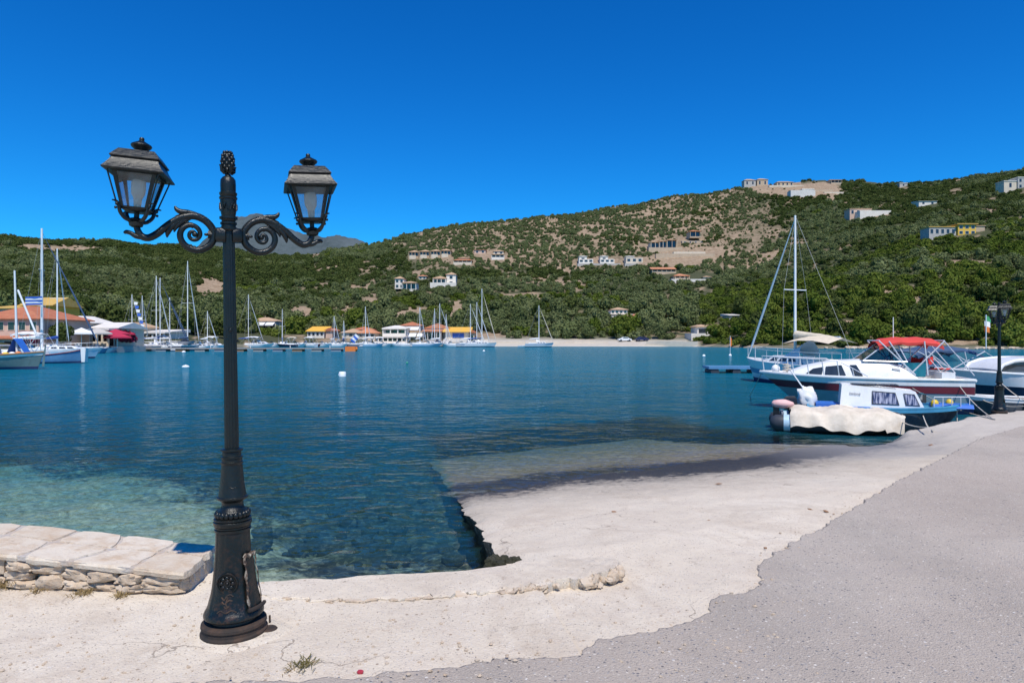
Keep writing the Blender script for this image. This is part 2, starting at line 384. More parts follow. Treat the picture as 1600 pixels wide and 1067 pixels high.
        c = t.mix(t.ramp(t.noise(18, 6, .75, co), [(.62, 0.0), (.72, .75)]), c, (.12, .095, .075))
        b = t.bsdf(Base_Color=c, Roughness=.92, Normal=t.bump(t.math('ADD', n, t.math('MULTIPLY', f, .4)), .02)); t.end(b.outputs[0])
    # barnacled / weedy sea wall
    t = NT('sea_wall'); co = t.coord(); n = t.noise(16, 6, .7, co); m = t.noise(50, 4, .7, co)
    z = t.n('SeparateXYZ', Vector=co).outputs[2]
    c = t.ramp(n, [(.35, (.05, .045, .035)), (.5, (.16, .13, .09)), (.62, (.42, .37, .3)), (.75, (.6, .54, .46))])
    c = t.mix(t.ramp(t.math('ADD', t.math('MULTIPLY', z, 2.5), t.math('MULTIPLY', n, .5)), [(.35, 1.0), (.75, 0.0)]), c, (.045, .045, .02))
    b = t.bsdf(Base_Color=c, Roughness=.8, Normal=t.bump(t.math('ADD', n, m), .04)); t.end(b.outputs[0])
    # sea bed: pale sand, weed and stones
    t = NT('sea_bed'); co = t.coord(); at = t.n('Attribute', {'attribute_name': 'sand'})
    n = t.noise(1.6, 7, .68, co); m = t.noise(9, 6, .7, co)
    s = t.math('ADD', at.outputs['Fac'], t.math('ADD', t.math('MULTIPLY', t.math('SUBTRACT', n, .5), 1.5), t.math('MULTIPLY', t.math('SUBTRACT', m, .5), .8)))
    peb = t.n('TexVoronoi', {'feature': 'F1'}, Vector=co, Scale=13.0, Randomness=1.0); pr = t.n('SeparateColor', Color=peb.outputs['Color']).outputs[0]
    m = t.math('ADD', t.math('MULTIPLY', m, .55), t.math('MULTIPLY', t.noise(24, 5, .7, co), .45))
    sand = t.ramp(t.math('ADD', t.math('MULTIPLY', m, .9), t.math('MULTIPLY', pr, .10)), [(.32, (.12, .12, .08)), (.46, (.36, .34, .24)), (.56, (.55, .51, .38)), (.7, (.75, .71, .57))]); weed = t.ramp(t.math('ADD', t.math('MULTIPLY', m, .7), t.math('MULTIPLY', pr, .3)), [(.3, (.012, .016, .016)), (.5, (.045, .045, .032)), (.64, (.16, .14, .095)), (.75, (.4, .36, .27))])
    c = t.mix(t.ramp(s, [(.3, 0.0), (.7, 1.0)]), weed, sand)
    b = t.bsdf(Base_Color=c, Roughness=.9, Normal=t.bump(m, .06)); t.end(b.outputs[0])
mk_concrete()
def mk_water():
    t = NT('water'); co = t.coord(); d = t.n('Attribute', {'attribute_name': 'depth'}).outputs['Fac']
    g = t.n('NewGeometry'); dist = t.n('CameraData').outputs['View Distance'] if False else None
    v1 = t.mapv(co, (1.0, 1.35, 1), (0, 0, .5)); v2 = t.mapv(co, (1.0, 1.6, 1), (0, 0, -.35))
    w1 = t.noise(4.2, 1, .5, v1, .4); w2 = t.noise(1.3, 1, .5, v2, .5); w3 = t.noise(.32, 1, .5, v1); w4 = t.noise(.045, 3, .55, co)
    amp = t.math('ADD', .55, t.math('MULTIPLY', w4, .9))
    h = t.math('ADD', t.math('MULTIPLY', w1, .026), t.math('ADD', t.math('MULTIPLY', w2, .075), t.math('MULTIPLY', w3, .16)))
    nrm = t.bump(t.math('MULTIPLY', h, amp), 1.0)
    fac = t.math('SUBTRACT', 1.0, t.math('POWER', 2.718, t.math('MULTIPLY', d, -.75)), True)
    body = t.ramp(t.math('MULTIPLY', d, .25), [(.0, (.04, .06, .05)), (.12, (.02, .085, .10)), (.3, (.005, .118, .18)), (.7, (.003, .122, .19)), (1., (.003, .122, .19))])
    dif = t.n('BsdfDiffuse', Color=body); tr = t.n('BsdfTransparent', Color=t.ramp(t.math('MULTIPLY', d, .5), [(.0, (1, 1, 1)), (.12, (.8, .95, .94)), (.35, (.42, .8, .84)), (.7, (.1, .5, .62)), (1., (.02, .3, .42))]))
    base = t.n('MixShader', _0=fac, _1=tr.outputs[0], _2=dif.outputs[0])
    gl = t.n('BsdfGlossy', Color=(.85, .95, 1), Roughness=.06, Normal=nrm)
    fr = t.n('Fresnel', IOR=1.33, Normal=nrm)
    m = t.n('MixShader', _0=t.math('MULTIPLY', fr.outputs[0], .42), _1=base.outputs[0], _2=gl.outputs[0]); t.end(m.outputs[0])
mk_water()

# ------------------------------------------------------------------ quay, ramp, road, sea bed, water
W0 = np.array([-.77, 9.36]); EV = np.array([.844, .535]); NV = np.array([-.535, .844])   # waterline on the ramp: origin, along, seawards
def st(x, y): return (x-W0[0])*NV[0]+(y-W0[1])*NV[1], (x-W0[0])*EV[0]+(y-W0[1])*EV[1]
def ramp_z(s, tt):
    z = np.where(s < 0, -.103*s, -.1*s)
    z = np.where(z > Q-.03, Q-.03+(z-(Q-.03))*0.0, z)
    z = z+.02*sstep(-4.0, -6, s)
    k = sstep(8.1, 10.5, tt+1.0*fbm(s*.8, tt*.5, 3))
    edge = -.75+.35*fbm(tt*1.1, s*0+3, 5, 4)+.05*(tt-10)
    bank = sstep(0, 1, (edge-s)/.35)
    zq = np.where(s > edge, -1.6*sstep(0, .5, s-edge)*k+z*(1-k), z)
    return (z*(1-k*bank)+(Q-.01)*k*bank)*(s <= edge)+zq*(s > edge)
def ramp_left_t(s): return .405*s
# B: slipway and the quay beyond it
sv = np.concatenate([np.linspace(-40, -9, 20)[:-1], np.linspace(-9, -5, 60)[:-1], np.linspace(-5, 5.5, 190)])
nt = 240
tp = np.concatenate([np.linspace(0, .5, 150)[:-1]*2, 1+np.linspace(0, 1, nt-149)**1.6*2.2])
SS, TT = np.meshgrid(sv, tp, indexing='ij'); L0 = ramp_left_t(SS); TB = L0+TT*(12-0*L0)
XX = W0[0]+SS*NV[0]+TB*EV[0]; YY = W0[1]+SS*NV[1]+TB*EV[1]
wob = .012*fbm(SS*9, TB*9, 8)                           # chipped left edge
XX = XX+sstep(.02, 0, TT)*(.07*fbm(SS*4, TB*0, 21, 5))*sstep(-4.4, -3.6, SS)
ZZ = ramp_z(SS, TB)-.03*sstep(.012, 0, TT)*(SS > -4.6)*(1+fbm(SS*7, TB*0, 22, 4))+.016*fbm(XX*1.2, YY*1.2, 2)+.011*fbm(XX*4.5, YY*4.5, 4, 5)
ramp = tag(mesh_np('slipway', np.stack([XX, YY, ZZ], -1), grid_faces(*SS.shape), 'ramp_concrete'), kind='structure')
mb = MB()                                              # its side wall above and under the water
ring = []
for i, s in enumerate(sv):
    if s < -5: continue
    x, y, z = XX[i, 0], YY[i, 0], ZZ[i, 0]
    j = random.uniform(-.025, .02)
    ring.append([(x, y, z-.002), (x+.02+j, y, z-.05), (x+.05+j*.5, y, z-.13), (x+.04+j, y, z-.3), (x+.06, y, z-1.8)])
mb.loft(ring, closed=False, cap=False); tag(mb.build('slipway_wall', 'sea_wall', None, 60), kind='structure')
# A: apron with the lamp
edge_px = [(-260, 905), (405, 909), (440, 908), (480, 903), (520, 905), (560, 899), (600, 898), (640, 896), (690, 893), (730, 891), (770, 886), (800, 881), (822, 877)]
EX = np.array([G(a, b, Q).x for a, b in edge_px]); EY = np.array([G(a, b, Q).y for a, b in edge_px])
EX[0] = -30; EY[0] = 7.5; EX = np.insert(EX, 1, -2.4); EY = np.insert(EY, 1, 5.15)
def left_line_x(y): return -.77+(9.36-y)*.1818
xa = np.concatenate([np.linspace(-30, -5, 30)[:-1], np.linspace(-5, .13, 330)])
fa = np.concatenate([np.linspace(0, .8, 60)[:-1], np.linspace(.8, 1, 60)])
ya_end = np.interp(xa, EX, EY)+.02*fbm(xa*6, xa*0, 31)
Y0 = -30.0
AX = np.repeat(xa[:, None], len(fa), 1); AY = Y0+(ya_end[:, None]-Y0)*fa[None, :]**.35*1.0
AX = AX+np.maximum(0, (left_line_x(AY)+.12-.13))*sstep(-1.2, .13, AX)*1.0     # flare right side out to the slipway line
AX = np.where(AX > -1.2, AX+.0, AX)
AZ = Q+.007*fbm(AX*1.3, AY*1.3, 41)+.004*fbm(AX*8, AY*8, 42)
tag(mesh_np('quay_apron', np.stack([AX, AY, AZ], -1), grid_faces(*AX.shape), 'quay_concrete'), kind='structure')
mb = MB(); ring = []
for i in range(len(xa)):
    x, y, z = AX[i, -1], AY[i, -1], AZ[i, -1]; j = random.uniform(-.02, .02)
    ring.append([(x, y, z), (x, y+.015+j, z-.05), (x, y-.02+j, z-.14), (x, y+.03+j, z-.3), (x, y+.05, z-1.9)])
mb.loft(ring, closed=False, cap=False); tag(mb.build('quay_wall', 'sea_wall', None, 60), kind='structure')
# road: worn asphalt with a ragged edge lying over the concrete
apx = [(-900, 1150), (200, 1068), (560, 1058), (700, 1041), (773, 1030), (840, 1029), (897, 1023), (947, 996), (1037, 976), (1088, 964), (1105, 953), (1116, 928), (1178, 919), (1189, 898), (1181, 880), (1203, 864), (1234, 855), (1234, 847), (1259, 832), (1284, 825), (1286, 818), (1312, 803), (1366, 772), (1387, 759), (1428, 737), (1469, 716), (1537, 682), (1600, 665), (1700, 640), (1900, 610)]
ap = [G(a, b, Q) for a, b in apx]; ap[-1] = Vector((30, 24, 0))
fine = []
for i in range(len(ap)-1):
    a, b = ap[i], ap[i+1]; L = (b-a).length; k = max(2, min(90, int(L/.035)))
    for j in range(k): fine.append(a+(b-a)*(j/k))
fx = np.array([p.x for p in fine]); fy = np.array([p.y for p in fine])
tq = np.maximum.accumulate(.78*fx+.62*fy+np.arange(len(fx))*1e-5); dq = .62*fx-.78*fy+.035*fbm(tq*9, tq*0, 51, 5)+.03*fbm(tq*45, tq*0, 53, 3)
rows = np.concatenate([[0, .004, .016], np.linspace(.05, 6, 90), np.linspace(6.3, 60, 26)])
TQ = np.repeat(tq[:, None], len(rows), 1); DQ = dq[:, None]+rows[None, :]; RX = .78*TQ+.62*DQ; RY = .62*TQ-.78*DQ
s_, t_ = st(RX, RY); uB = ramp_z(s_, t_)+.016*fbm(RX*1.2, RY*1.2, 2)+.011*fbm(RX*4.5, RY*4.5, 4, 5); uA = Q+.007*fbm(RX*1.3, RY*1.3, 41)+.004*fbm(RX*8, RY*8, 42)
under = np.where(RX > left_line_x(RY)+.3, uB, np.where(RX < left_line_x(RY)-.3, uA, np.maximum(uA, uB)))
RZ = np.maximum(under, Q-.012)+.012+(.016+.016*fbm(RX*.9, RY*.9, 61))*sstep(.02, 1.2, rows)[None, :]+.002*fbm(RX*9, RY*9, 62)
RZ[:, 0] = under[:, 0]-.03; RZ = np.where(rows[None, :] > .002, np.maximum(RZ, under+.010), RZ)
tag(mesh_np('road', np.stack([RX, RY, RZ], -1), grid_faces(*RX.shape)[:, ::-1], 'asphalt'), kind='structure')

# sea bed
def bed_z(x, y):
    d = np.maximum(0, y-5.0)
    z = -.30-.045*np.minimum(d, 60)-.25*sstep(9, 26, y)-1.2*sstep(18, 60, y)
    sandy = sand_mask(x, y)
    z = z+.16*sandy*sstep(6, 9, y)
    z = z+.16*fbm(x*.8, y*.8, 71)+.10*fbm(x*2.6, y*2.6, 72)
    shelf = sstep(.0, -.45, y-6.75-.25*fbm(x*1.5, y*0, 73))*sstep(-2.6, -1.9, x)      # algae shelf at the wall foot
    return z+.22*shelf
def sand_mask(x, y):
    w = fbm(x*.35, y*.35, 75)*1.8+fbm(x*1.3, y*1.3, 76)*.9
    edge = np.interp(x, [-20, -11, -7.5, -5, -3.6, -2.0], [17, 15.5, 14, 11.5, 9.5, 7.0])
    m = sstep(2.6, -3.4, (y-edge)+w)*sstep(-1.6, -4.2, x+w*.7)
    return m
def sand_all(x, y):
    shelf = sstep(.1, -.4, y-6.75-.25*fbm(x*1.5, y*0, 73))*sstep(-2.9, -2.0, x)
    return np.clip(sand_mask(x, y)*.95+shelf*.9+.12+.22*sstep(9.5, 7, y), 0, 1)
bx = np.concatenate([np.linspace(-900, -60, 12)[:-1], np.linspace(-60, -14, 30)[:-1], np.linspace(-14, 12, 300)[:-1], np.linspace(12, 70, 30)[:-1], np.linspace(70, 900, 12)])
by = np.concatenate([np.linspace(4.5, 16, 190)[:-1], np.linspace(16, 60, 50)[:-1], np.linspace(60, 430, 20)])
BX, BY = np.meshgrid(bx, by, indexing='ij')
BZ = bed_z(BX, BY)
tag(mesh_np('sea_bed', np.stack([BX, BY, BZ], -1), grid_faces(*BX.shape), 'sea_bed', attrs={'sand': sand_all(BX, BY)}), kind='structure')
# water sheet with its depth
wx = np.concatenate([np.linspace(-900, -60, 30)[:-1], np.linspace(-60, -12, 60)[:-1], np.linspace(-12, 14, 220)[:-1], np.linspace(14, 70, 40)[:-1], np.linspace(70, 900, 30)])
wy = np.concatenate([np.linspace(4.7, 17, 160)[:-1], np.linspace(17, 60, 60)[:-1], np.linspace(60, 420, 40)])
WX, WY = np.meshgrid(wx, wy, indexing='ij')
s_, t_ = st(WX, WY)
top = np.where((t_ > ramp_left_t(s_)-.02) & (s_ < 5.5), ramp_z(s_, t_), -9)
dep = np.minimum(-bed_z(WX, WY), np.where(top > -8, -top, 99)); dep = np.where(WY > 45, 6, dep)
dep = np.clip(dep, .0, 6)
tag(mesh_np('water', np.stack([WX, WY, WX*0], -1), grid_faces(*WX.shape), 'water', attrs={'depth': dep}), kind='structure')

# ------------------------------------------------------------------ hills round the bay
# columns: photo column -> shore distance, then (distance, row) points climbing to the ridge
COLS = {
 -1400: (55, [(60, 527), (110, 505), (220, 470), (350, 430), (480, 395), (600, 360)]),
 -600: (60, [(66, 528), (115, 512), (220, 478), (350, 436), (480, 398), (600, 366)]),
 0: (84, [(96, 529), (140, 512), (250, 476), (380, 434), (520, 400), (680, 372)]),
 150: (110, [(122, 530), (170, 513), (280, 480), (400, 440), (540, 405), (700, 378)]),
 300: (146, [(158, 531), (205, 514), (300, 486), (420, 450), (560, 414), (720, 388)]),
 380: (178, [(186, 531), (225, 514), (310, 484), (430, 450), (570, 418), (730, 394)]),
 450: (200, [(207, 532), (250, 512), (330, 478), (440, 445), (570, 416), (720, 399)]),
 560: (207, [(214, 532), (260, 506), (330, 474), (430, 438), (540, 408), (660, 386)]),
 620: (208, [(216, 532), (260, 505), (330, 470), (420, 432), (525, 396), (650, 368)]),
 700: (208, [(216, 532), (260, 505), (325, 470), (415, 428), (515, 388), (640, 349)]),
 900: (206, [(216, 533), (255, 509), (320, 475), (410, 430), (510, 380), (640, 331)]),
 1080: (200, [(209, 534), (245, 511), (310, 472), (400, 426), (510, 372), (650, 302)]),
 1170: (172, [(177, 536), (205, 505), (300, 464), (400, 421), (520, 362), (680, 288)]),
 1280: (160, [(164, 536), (195, 492), (250, 443), (340, 430), (480, 355), (700, 279)]),
 1400: (152, [(156, 536), (190, 492), (260, 432), (315, 390), (450, 343), (680, 288)]),
 1500: (150, [(154, 536), (190, 487), (250, 427), (325, 364), (440, 322), (640, 279)]),
 1600: (148, [(152, 536), (190, 482), (250, 422), (325, 352), (420, 304), (580, 261)]),
 2000: (142, [(146, 536), (182, 480), (240, 412), (310, 342), (400, 282), (520, 228)]),
 3000: (130, [(134, 536), (172, 480), (230, 412), (300, 342), (390, 282), (510, 228)])}
ukeys = np.array(sorted(COLS)); nodesY = []; nodesZ = []
for u in ukeys:
    sh, pts = COLS[u]; Yl = [sh-8, sh]; Zl = [-2.5, .35]
    for (Y, y) in pts: Yl.append(Y); Zl.append(EYE-(y-HOR)/F*Y)
    Yl += [Yl[-1]+60, Yl[-1]+320]; Zl += [Zl[-1]-1, Zl[-1]-60]
    nodesY.append(Yl); nodesZ.append(Zl)
nodesY = np.array(nodesY, float); nodesZ = np.array(nodesZ, float); K = nodesY.shape[1]
TU = np.arange(-1400, 3001, 8.0); KS = 14
tk = np.linspace(0, K-1, (K-1)*KS+1)
def along_u(A):
    B = np.stack([np.interp(TU, ukeys, A[:, k]) for k in range(K)], 1)
    ker = np.hanning(13); ker /= ker.sum()
    return np.stack([np.convolve(np.pad(B[:, k], 6, 'edge'), ker, 'valid') for k in range(K)], 1)
def along_k(B):
    C = np.stack([np.interp(tk, np.arange(K), B[i]) for i in range(B.shape[0])])
    ker = np.hanning(15); ker /= ker.sum(); D = C.copy()
    for i in range(C.shape[0]): D[i] = np.convolve(np.pad(C[i], 7, 'edge'), ker, 'valid')
    w = sstep(1.0, 2.6, tk)[None, :]
    return C*(1-w)+D*w
TY = along_k(along_u(nodesY)); TZ = along_k(along_u(nodesZ)); TX = (TU[:, None]-800)/F*TY
nw = sstep(1.6, 3.5, tk)[None, :]
TZ = TZ+nw*TY*(.010*fbm(TX*.012, TY*.012, 81, 4)+.004*fbm(TX*.06, TY*.06, 82, 3))
TPY = HOR-(TZ-EYE)/TY*F
def tuk(u, k):
    i = np.clip((np.asarray(u)+1400)/8.0, 0, len(TU)-1.001); j = np.clip(np.asarray(k)*KS, 0, len(tk)-1.001)
    i0 = i.astype(int); j0 = j.astype(int); a = i-i0; b = j-j0
    def L(A): return (A[i0, j0]*(1-b)+A[i0, j0+1]*b)*(1-a)+(A[i0+1, j0]*(1-b)+A[i0+1, j0+1]*b)*a
    return L(TX), L(TY), L(TZ)
def hit(px, py):             # first ground point on the hills seen at a pixel
    kk = np.linspace(1.0, K-2.05, 700); x, y, z = tuk(np.full(700, float(px)), kk); r = HOR-(z-EYE)/y*F
    idx = np.where(r <= py)[0]; i = idx[0] if len(idx) else 699
    return Vector((x[i], y[i], z[i]))
def ground_z(x, y):
    u = 800+x/y*F; kk = np.linspace(0.2, K-1.05, 500); X, Y, Z = tuk(np.full(500, u), kk); return float(np.interp(y, Y, Z))
BARE = [(110, 391, 60, 6), (50, 386, 24, 5), (330, 448, 26, 16), (1250, 296, 70, 13), (1180, 291, 40, 5), (762, 398, 20, 9), (1085, 394, 50, 9), (1065, 409, 36, 8), (915, 364, 10, 4), (690, 492, 16, 7), (640, 492, 22, 7), (715, 480, 16, 8), (560, 452, 18, 6), (470, 486, 20, 8),
        (1470, 490, 26, 5), (1530, 497, 24, 6), (1330, 506, 30, 5), (1290, 516, 26, 6), (1240, 512, 24, 7), (1440, 470, 10, 8), (700, 472, 30, 3), (800, 462, 30, 3), (585, 470, 14, 5), (1355, 337, 20, 4), (490, 397, 12, 5), (520, 420, 10, 4), (1005, 410, 20, 4), (940, 408, 26, 5)]
SCREE = [(1130, 375, 50, 26), (1200, 378, 40, 20), (1195, 345, 36, 18), (1290, 378, 22, 6)]
def bare_at(u, y):
    m = np.zeros(np.shape(u))
    for cx, cy, rx, ry in BARE:
        d = ((u-cx)/rx)**2+((y-cy)/ry)**2; m = np.maximum(m, np.clip(1.25-d, -1, 1))
    m = np.where(m > -.6, m+.75*fbm(u*.07, y*.16, 91, 3), m); sc_ = np.zeros(np.shape(u))
    for cx, cy, rx, ry in SCREE: sc_ = np.maximum(sc_, np.clip(1.3-((u-cx)/rx)**2-((y-cy)/ry)**2, 0, .24))
    return np.clip(np.maximum(m, sc_+.3*fbm(u*.05, y*.1, 93, 3)*(sc_ > 0)), 0, 1)
def grove_at(u, y):
    return sstep(600, 680, u)*sstep(1260, 1120, u)*sstep(432, 408, y+10*fbm(u*.02, y*.05, 92))*sstep(300, 330, y+(u-900)*.1)
UU = np.repeat(TU[:, None], len(tk), 1)
soil = np.maximum(np.maximum(bare_at(UU, TPY), .40*grove_at(UU, TPY)), .55*sstep(.2, .5, fbm(TX*.03, TY*.03, 111, 4))*(UU > 380))
beach = sstep(2.35, 1.9, np.repeat(tk[None, :], len(TU), 0))*np.where((UU < 1090+25*fbm(UU*.1, TY*.1, 97)) & (UU > 745), 1, .25*(np.repeat(tk[None, :], len(TU), 0) < 1.3))
def mk_hill():
    t = NT('hillside'); co = t.coord(); so_ = t.n('Attribute', {'attribute_name': 'soil'}).outputs['Fac']; be = t.n('Attribute', {'attribute_name': 'beach'}).outputs['Fac']
    n = t.noise(.05, 7, .65, co); m = t.noise(.4, 6, .7, co)
    earth = t.mix(t.ramp(m, [(.3, 0.0), (.7, 1.0)]), t.mix(n, (.14, .09, .052), (.235, .16, .095)), (.4, .305, .21))
    scrub = t.mix(m, (.03, .042, .018), (.1, .10, .05))
    f = t.ramp(t.math('ADD', so_, t.math('MULTIPLY', t.math('SUBTRACT', n, .5), .5)), [(.15, 0.0), (.45, 1.0)])
    c = t.mix(f, scrub, earth); c = t.mix(be, c, t.mix(m, (.42, .37, .3), (.58, .53, .45)))
    b = t.bsdf(Base_Color=c, Roughness=.95, Normal=t.bump(m, .8)); b.inputs['Specular IOR Level'].default_value = .2; t.end(b.outputs[0])
    t = NT('mountain_rock'); co = t.coord(); n = t.noise(.006, 8, .7, co); m = t.noise(.03, 5, .7, co)
    c = t.mix(t.ramp(n, [(.35, 0.0), (.65, 1.0)]), (.03, .05, .05), (.10, .125, .135)); c = t.mix(t.math('MULTIPLY', m, .5), c, (.05, .065, .065))
    b = t.bsdf(Base_Color=c, Roughness=.95, Normal=t.bump(n, 20)); t.end(b.outputs[0])
mk_hill()
tag(mesh_np('hills', np.stack([TX, TY, TZ], -1), grid_faces(*TX.shape), 'hillside', attrs={'soil': soil, 'beach': beach}), kind='structure')
# grey mountain far behind
gx = np.linspace(-2200, 600, 420); gy = np.linspace(2700, 4400, 120); GX, GY = np.meshgrid(gx, gy, indexing='ij')
rowp = np.interp(800+GX/3300*F, [-100, 200, 300, 340, 375, 392, 410, 440, 475, 505, 530, 548, 570, 620, 760], [470, 450, 410, 376, 346, 341, 342, 353, 368, 373, 370, 372, 380, 410, 440])
hz = EYE+(HOR-rowp)/F*3300; fall = np.exp(-((GY-3300)/480)**2)
MZ = hz*fall-60*(1-fall)+fall*(40*fbm(GX*.008, GY*.004, 95, 6)+10*fbm(GX*.04, GY*.02, 96, 3))
tag(mesh_np('mountain', np.stack([GX, GY, MZ], -1), grid_faces(*GX.shape), 'mountain_rock'), kind='structure')
# ------------------------------------------------------------------ vegetation
def mk_leaf(name, a, b, c_):
    t = NT(name); oi = t.t.nodes.new('ShaderNodeObjectInfo'); g = t.n('NewGeometry')
    n = t.noise(.9, 3, .6, g.outputs['Position']); n2 = t.noise(.02, 3, .6, oi.outputs['Location'])
    c = t.mix(oi.outputs['Random'], a, b); c = t.mix(t.ramp(n, [(.35, 0.0), (.7, .8)]), c, c_)
    c = t.mix(t.ramp(n2, [(.4, 0.0), (.65, .5)]), c, tuple(x*.75 for x in a))
    d = t.n('BsdfDiffuse', Color=c); tr = t.n('BsdfTranslucent', Color=c)
    m = t.n('MixShader', _0=.22, _1=d.outputs[0], _2=tr.outputs[0]); t.end(m.outputs[0])
mk_leaf('leaf_olive', (.125, .155, .058), (.275, .30, .135), (.09, .115, .043))
mk_leaf('leaf_maquis', (.062, .088, .024), (.16, .185, .056), (.04, .058, .018))
mk_leaf('leaf_lush', (.094, .135, .022), (.205, .24, .046), (.06, .09, .016))
mk_leaf('leaf_cypress', (.012, .022, .01), (.02, .03, .014), (.01, .016, .008))
mk_leaf('leaf_pink', (.35, .03, .1), (.3, .02, .06), (.06, .07, .03))
pm('bark', (.1, .075, .05), .9, .3, 5, bump=.02, bscale=12)
def crown_mesh(name, mat, seed, lobes=7, leaves=260, size=.13, squash=.8, core=True, spread=.55):
    """unit crown (radius about 1, base near z=0): leaf clumps spread over several lobes"""
    rg = np.random.default_rng(seed); V = []; Fc = []
    L = []
    for i in range(lobes):
        a = rg.uniform(0, 2*math.pi); r = spread*math.sqrt(rg.uniform(0, 1)); z = rg.uniform(.35, 1.0)*squash
        L.append((r*math.cos(a), r*math.sin(a), z*(1-.35*r), rg.uniform(.32, .55)))
    L.append((0, 0, .55*squash, .6))
    for q in range(leaves):
        cx, cy, cz, rr = L[rg.integers(len(L))]
        d = rg.normal(size=3); d /= np.linalg.norm(d)
        if d[2] < -.5: d[2] *= -1
        p = np.array([cx, cy, cz])+d*rr*np.array([1, 1, squash])*rg.uniform(.8, 1.12)
        if p[2] < .02: p[2] = .02+rg.uniform(0, .1)
        nrm = d+rg.normal(size=3)*.55; nrm /= np.linalg.norm(nrm)
        a = np.cross(nrm, rg.normal(size=3)); a /= np.linalg.norm(a); b = np.cross(nrm, a); sz = size*rg.uniform(.6, 1.4)
        o = len(V); V += [p+a*sz, p+b*sz*.8+nrm*sz*.25, p-a*sz, p-b*sz*.8-nrm*sz*.1]; Fc.append((o, o+1, o+2, o+3))
    m = MB(); m.v = [tuple(v) for v in V]; m.f = Fc
    if core:
        for cx, cy, cz, rr in L: m.ball((cx, cy, cz), (rr*.7, rr*.7, rr*.66*squash), 7, 4)
    return m.mesh(name, mat)
SC = bpy.data.collections.new('scatter_source')
def proto(name, me):
    o = bpy.data.objects.new(name, me); SC.objects.link(o); return o
kinds = ['leaf_olive', 'leaf_maquis', 'leaf_lush']; NV_ = 4; pn = 0
for ki, kd in enumerate(kinds):
    for v in range(NV_):
        proto('source_%d%d' % (ki, v), crown_mesh('scrub_crown', kd, 100+ki*10+v, lobes=5+v, leaves=300, size=.125, squash=.95 if ki == 0 else .8)); pn += 1
# sample the slopes
def cell_areas():
    Pm = np.stack([TX, TY, TZ], -1); a = Pm[1:, :-1]-Pm[:-1, :-1]; b = Pm[:-1, 1:]-Pm[:-1, :-1]
    return np.linalg.norm(np.cross(a, b), axis=-1)
AR = cell_areas(); uc = (TU[:-1]+4); kc = (tk[:-1]+.5/KS)
wt = AR*((uc > -160) & (uc < 1760))[:, None]*((kc > 1.12) & (kc < K-1.55))[None, :]
py_c = .5*(TPY[:-1, :-1]+TPY[1:, 1:])
tot = wt.sum(); N = int(tot/6.0); print('candidates', N)
N = min(N, 150000)
flat = RNG.choice(wt.size, size=N, p=(wt/tot).ravel()); ci = flat//wt.shape[1]; cj = flat % wt.shape[1]
u = TU[ci]+RNG.uniform(0, 8, N); k = tk[cj]+RNG.uniform(0, 1/KS, N)
x, y, z = tuk(u, k); pyv = HOR-(z-EYE)/y*F
bare = bare_at(u, pyv); grove = grove_at(u, pyv)
clear = fbm(x*.03, y*.03, 111, 4)                     # natural clearings
dens = .72+.1*grove-.70*np.clip(bare*1.3, 0, .98)-.45*sstep(.25, .45, clear)*(u > 380)
dens = np.where((k < 1.75) & (u < 1100), 0, dens)
dens = np.where((u > 1120) & (pyv > 300) & (bare < .2), np.maximum(dens, .85-.4*sstep(.3, .5, clear)), dens)
keep = RNG.uniform(0, 1, N) < dens
# zones around houses stay open (filled below by HOUSE_SPOTS)
# ------------------------------------------------------------------ houses
HOUSE_SPOTS = []            # (pixel box) kept free of scrub in front of each house
HP = []                     # their plots on the hillside
def roof_part(root, x0, x1, y0, y1, z, rh, kind, mat, ov=.5):
    m = MB(); a, b, c, d = x0-ov, x1+ov, y0-ov, y1+ov; w = b-a; e = d-c
    if kind == 'flat':
        m.box(a+.2, b-.2, c+.2, d-.2, z+.003, z+max(.25, rh))
    else:
        m.box(a, b, c, d, z+.003, z+.14); zz = z+.14
        if kind == 'hip':
            ins = min(w, e)/2*.98
            r0 = (a+ins, (c+d)/2, zz+rh) if w >= e else ((a+b)/2, c+ins, zz+rh); r1 = (b-ins, (c+d)/2, zz+rh) if w >= e else ((a+b)/2, d-ins, zz+rh)
            vs = [(a, c, zz), (b, c, zz), (b, d, zz), (a, d, zz), r0, r1]
            fs = [(0, 1, 5, 4), (1, 2, 5), (2, 3, 4, 5), (3, 0, 4)] if w >= e else [(0, 1, 4), (1, 2, 5, 4), (2, 3, 5), (3, 0, 4, 5)]
            m.add(vs, fs)
        elif kind == 'gable':
            m.add([(a, c, zz), (b, c, zz), (b, d, zz), (a, d, zz), (a, (c+d)/2, zz+rh), (b, (c+d)/2, zz+rh)], [(0, 1, 5, 4), (2, 3, 4, 5), (1, 2, 5), (3, 0, 4)])
        elif kind == 'front_gable':
            m.add([(a, c, zz), (b, c, zz), (b, d, zz), (a, d, zz), ((a+b)/2, c, zz+rh), ((a+b)/2, d, zz+rh)], [(0, 3, 5, 4), (1, 4, 5, 2), (0, 4, 1), (2, 5, 3)])
        elif kind == 'shed':
            m.add([(a, c, zz), (b, c, zz), (b, d, zz+rh), (a, d, zz+rh), (a, d, zz), (b, d, zz)], [(0, 1, 2, 3), (1, 5, 2), (0, 3, 4), (3, 2, 5, 4)])
    return m.build('roof', mat, root)
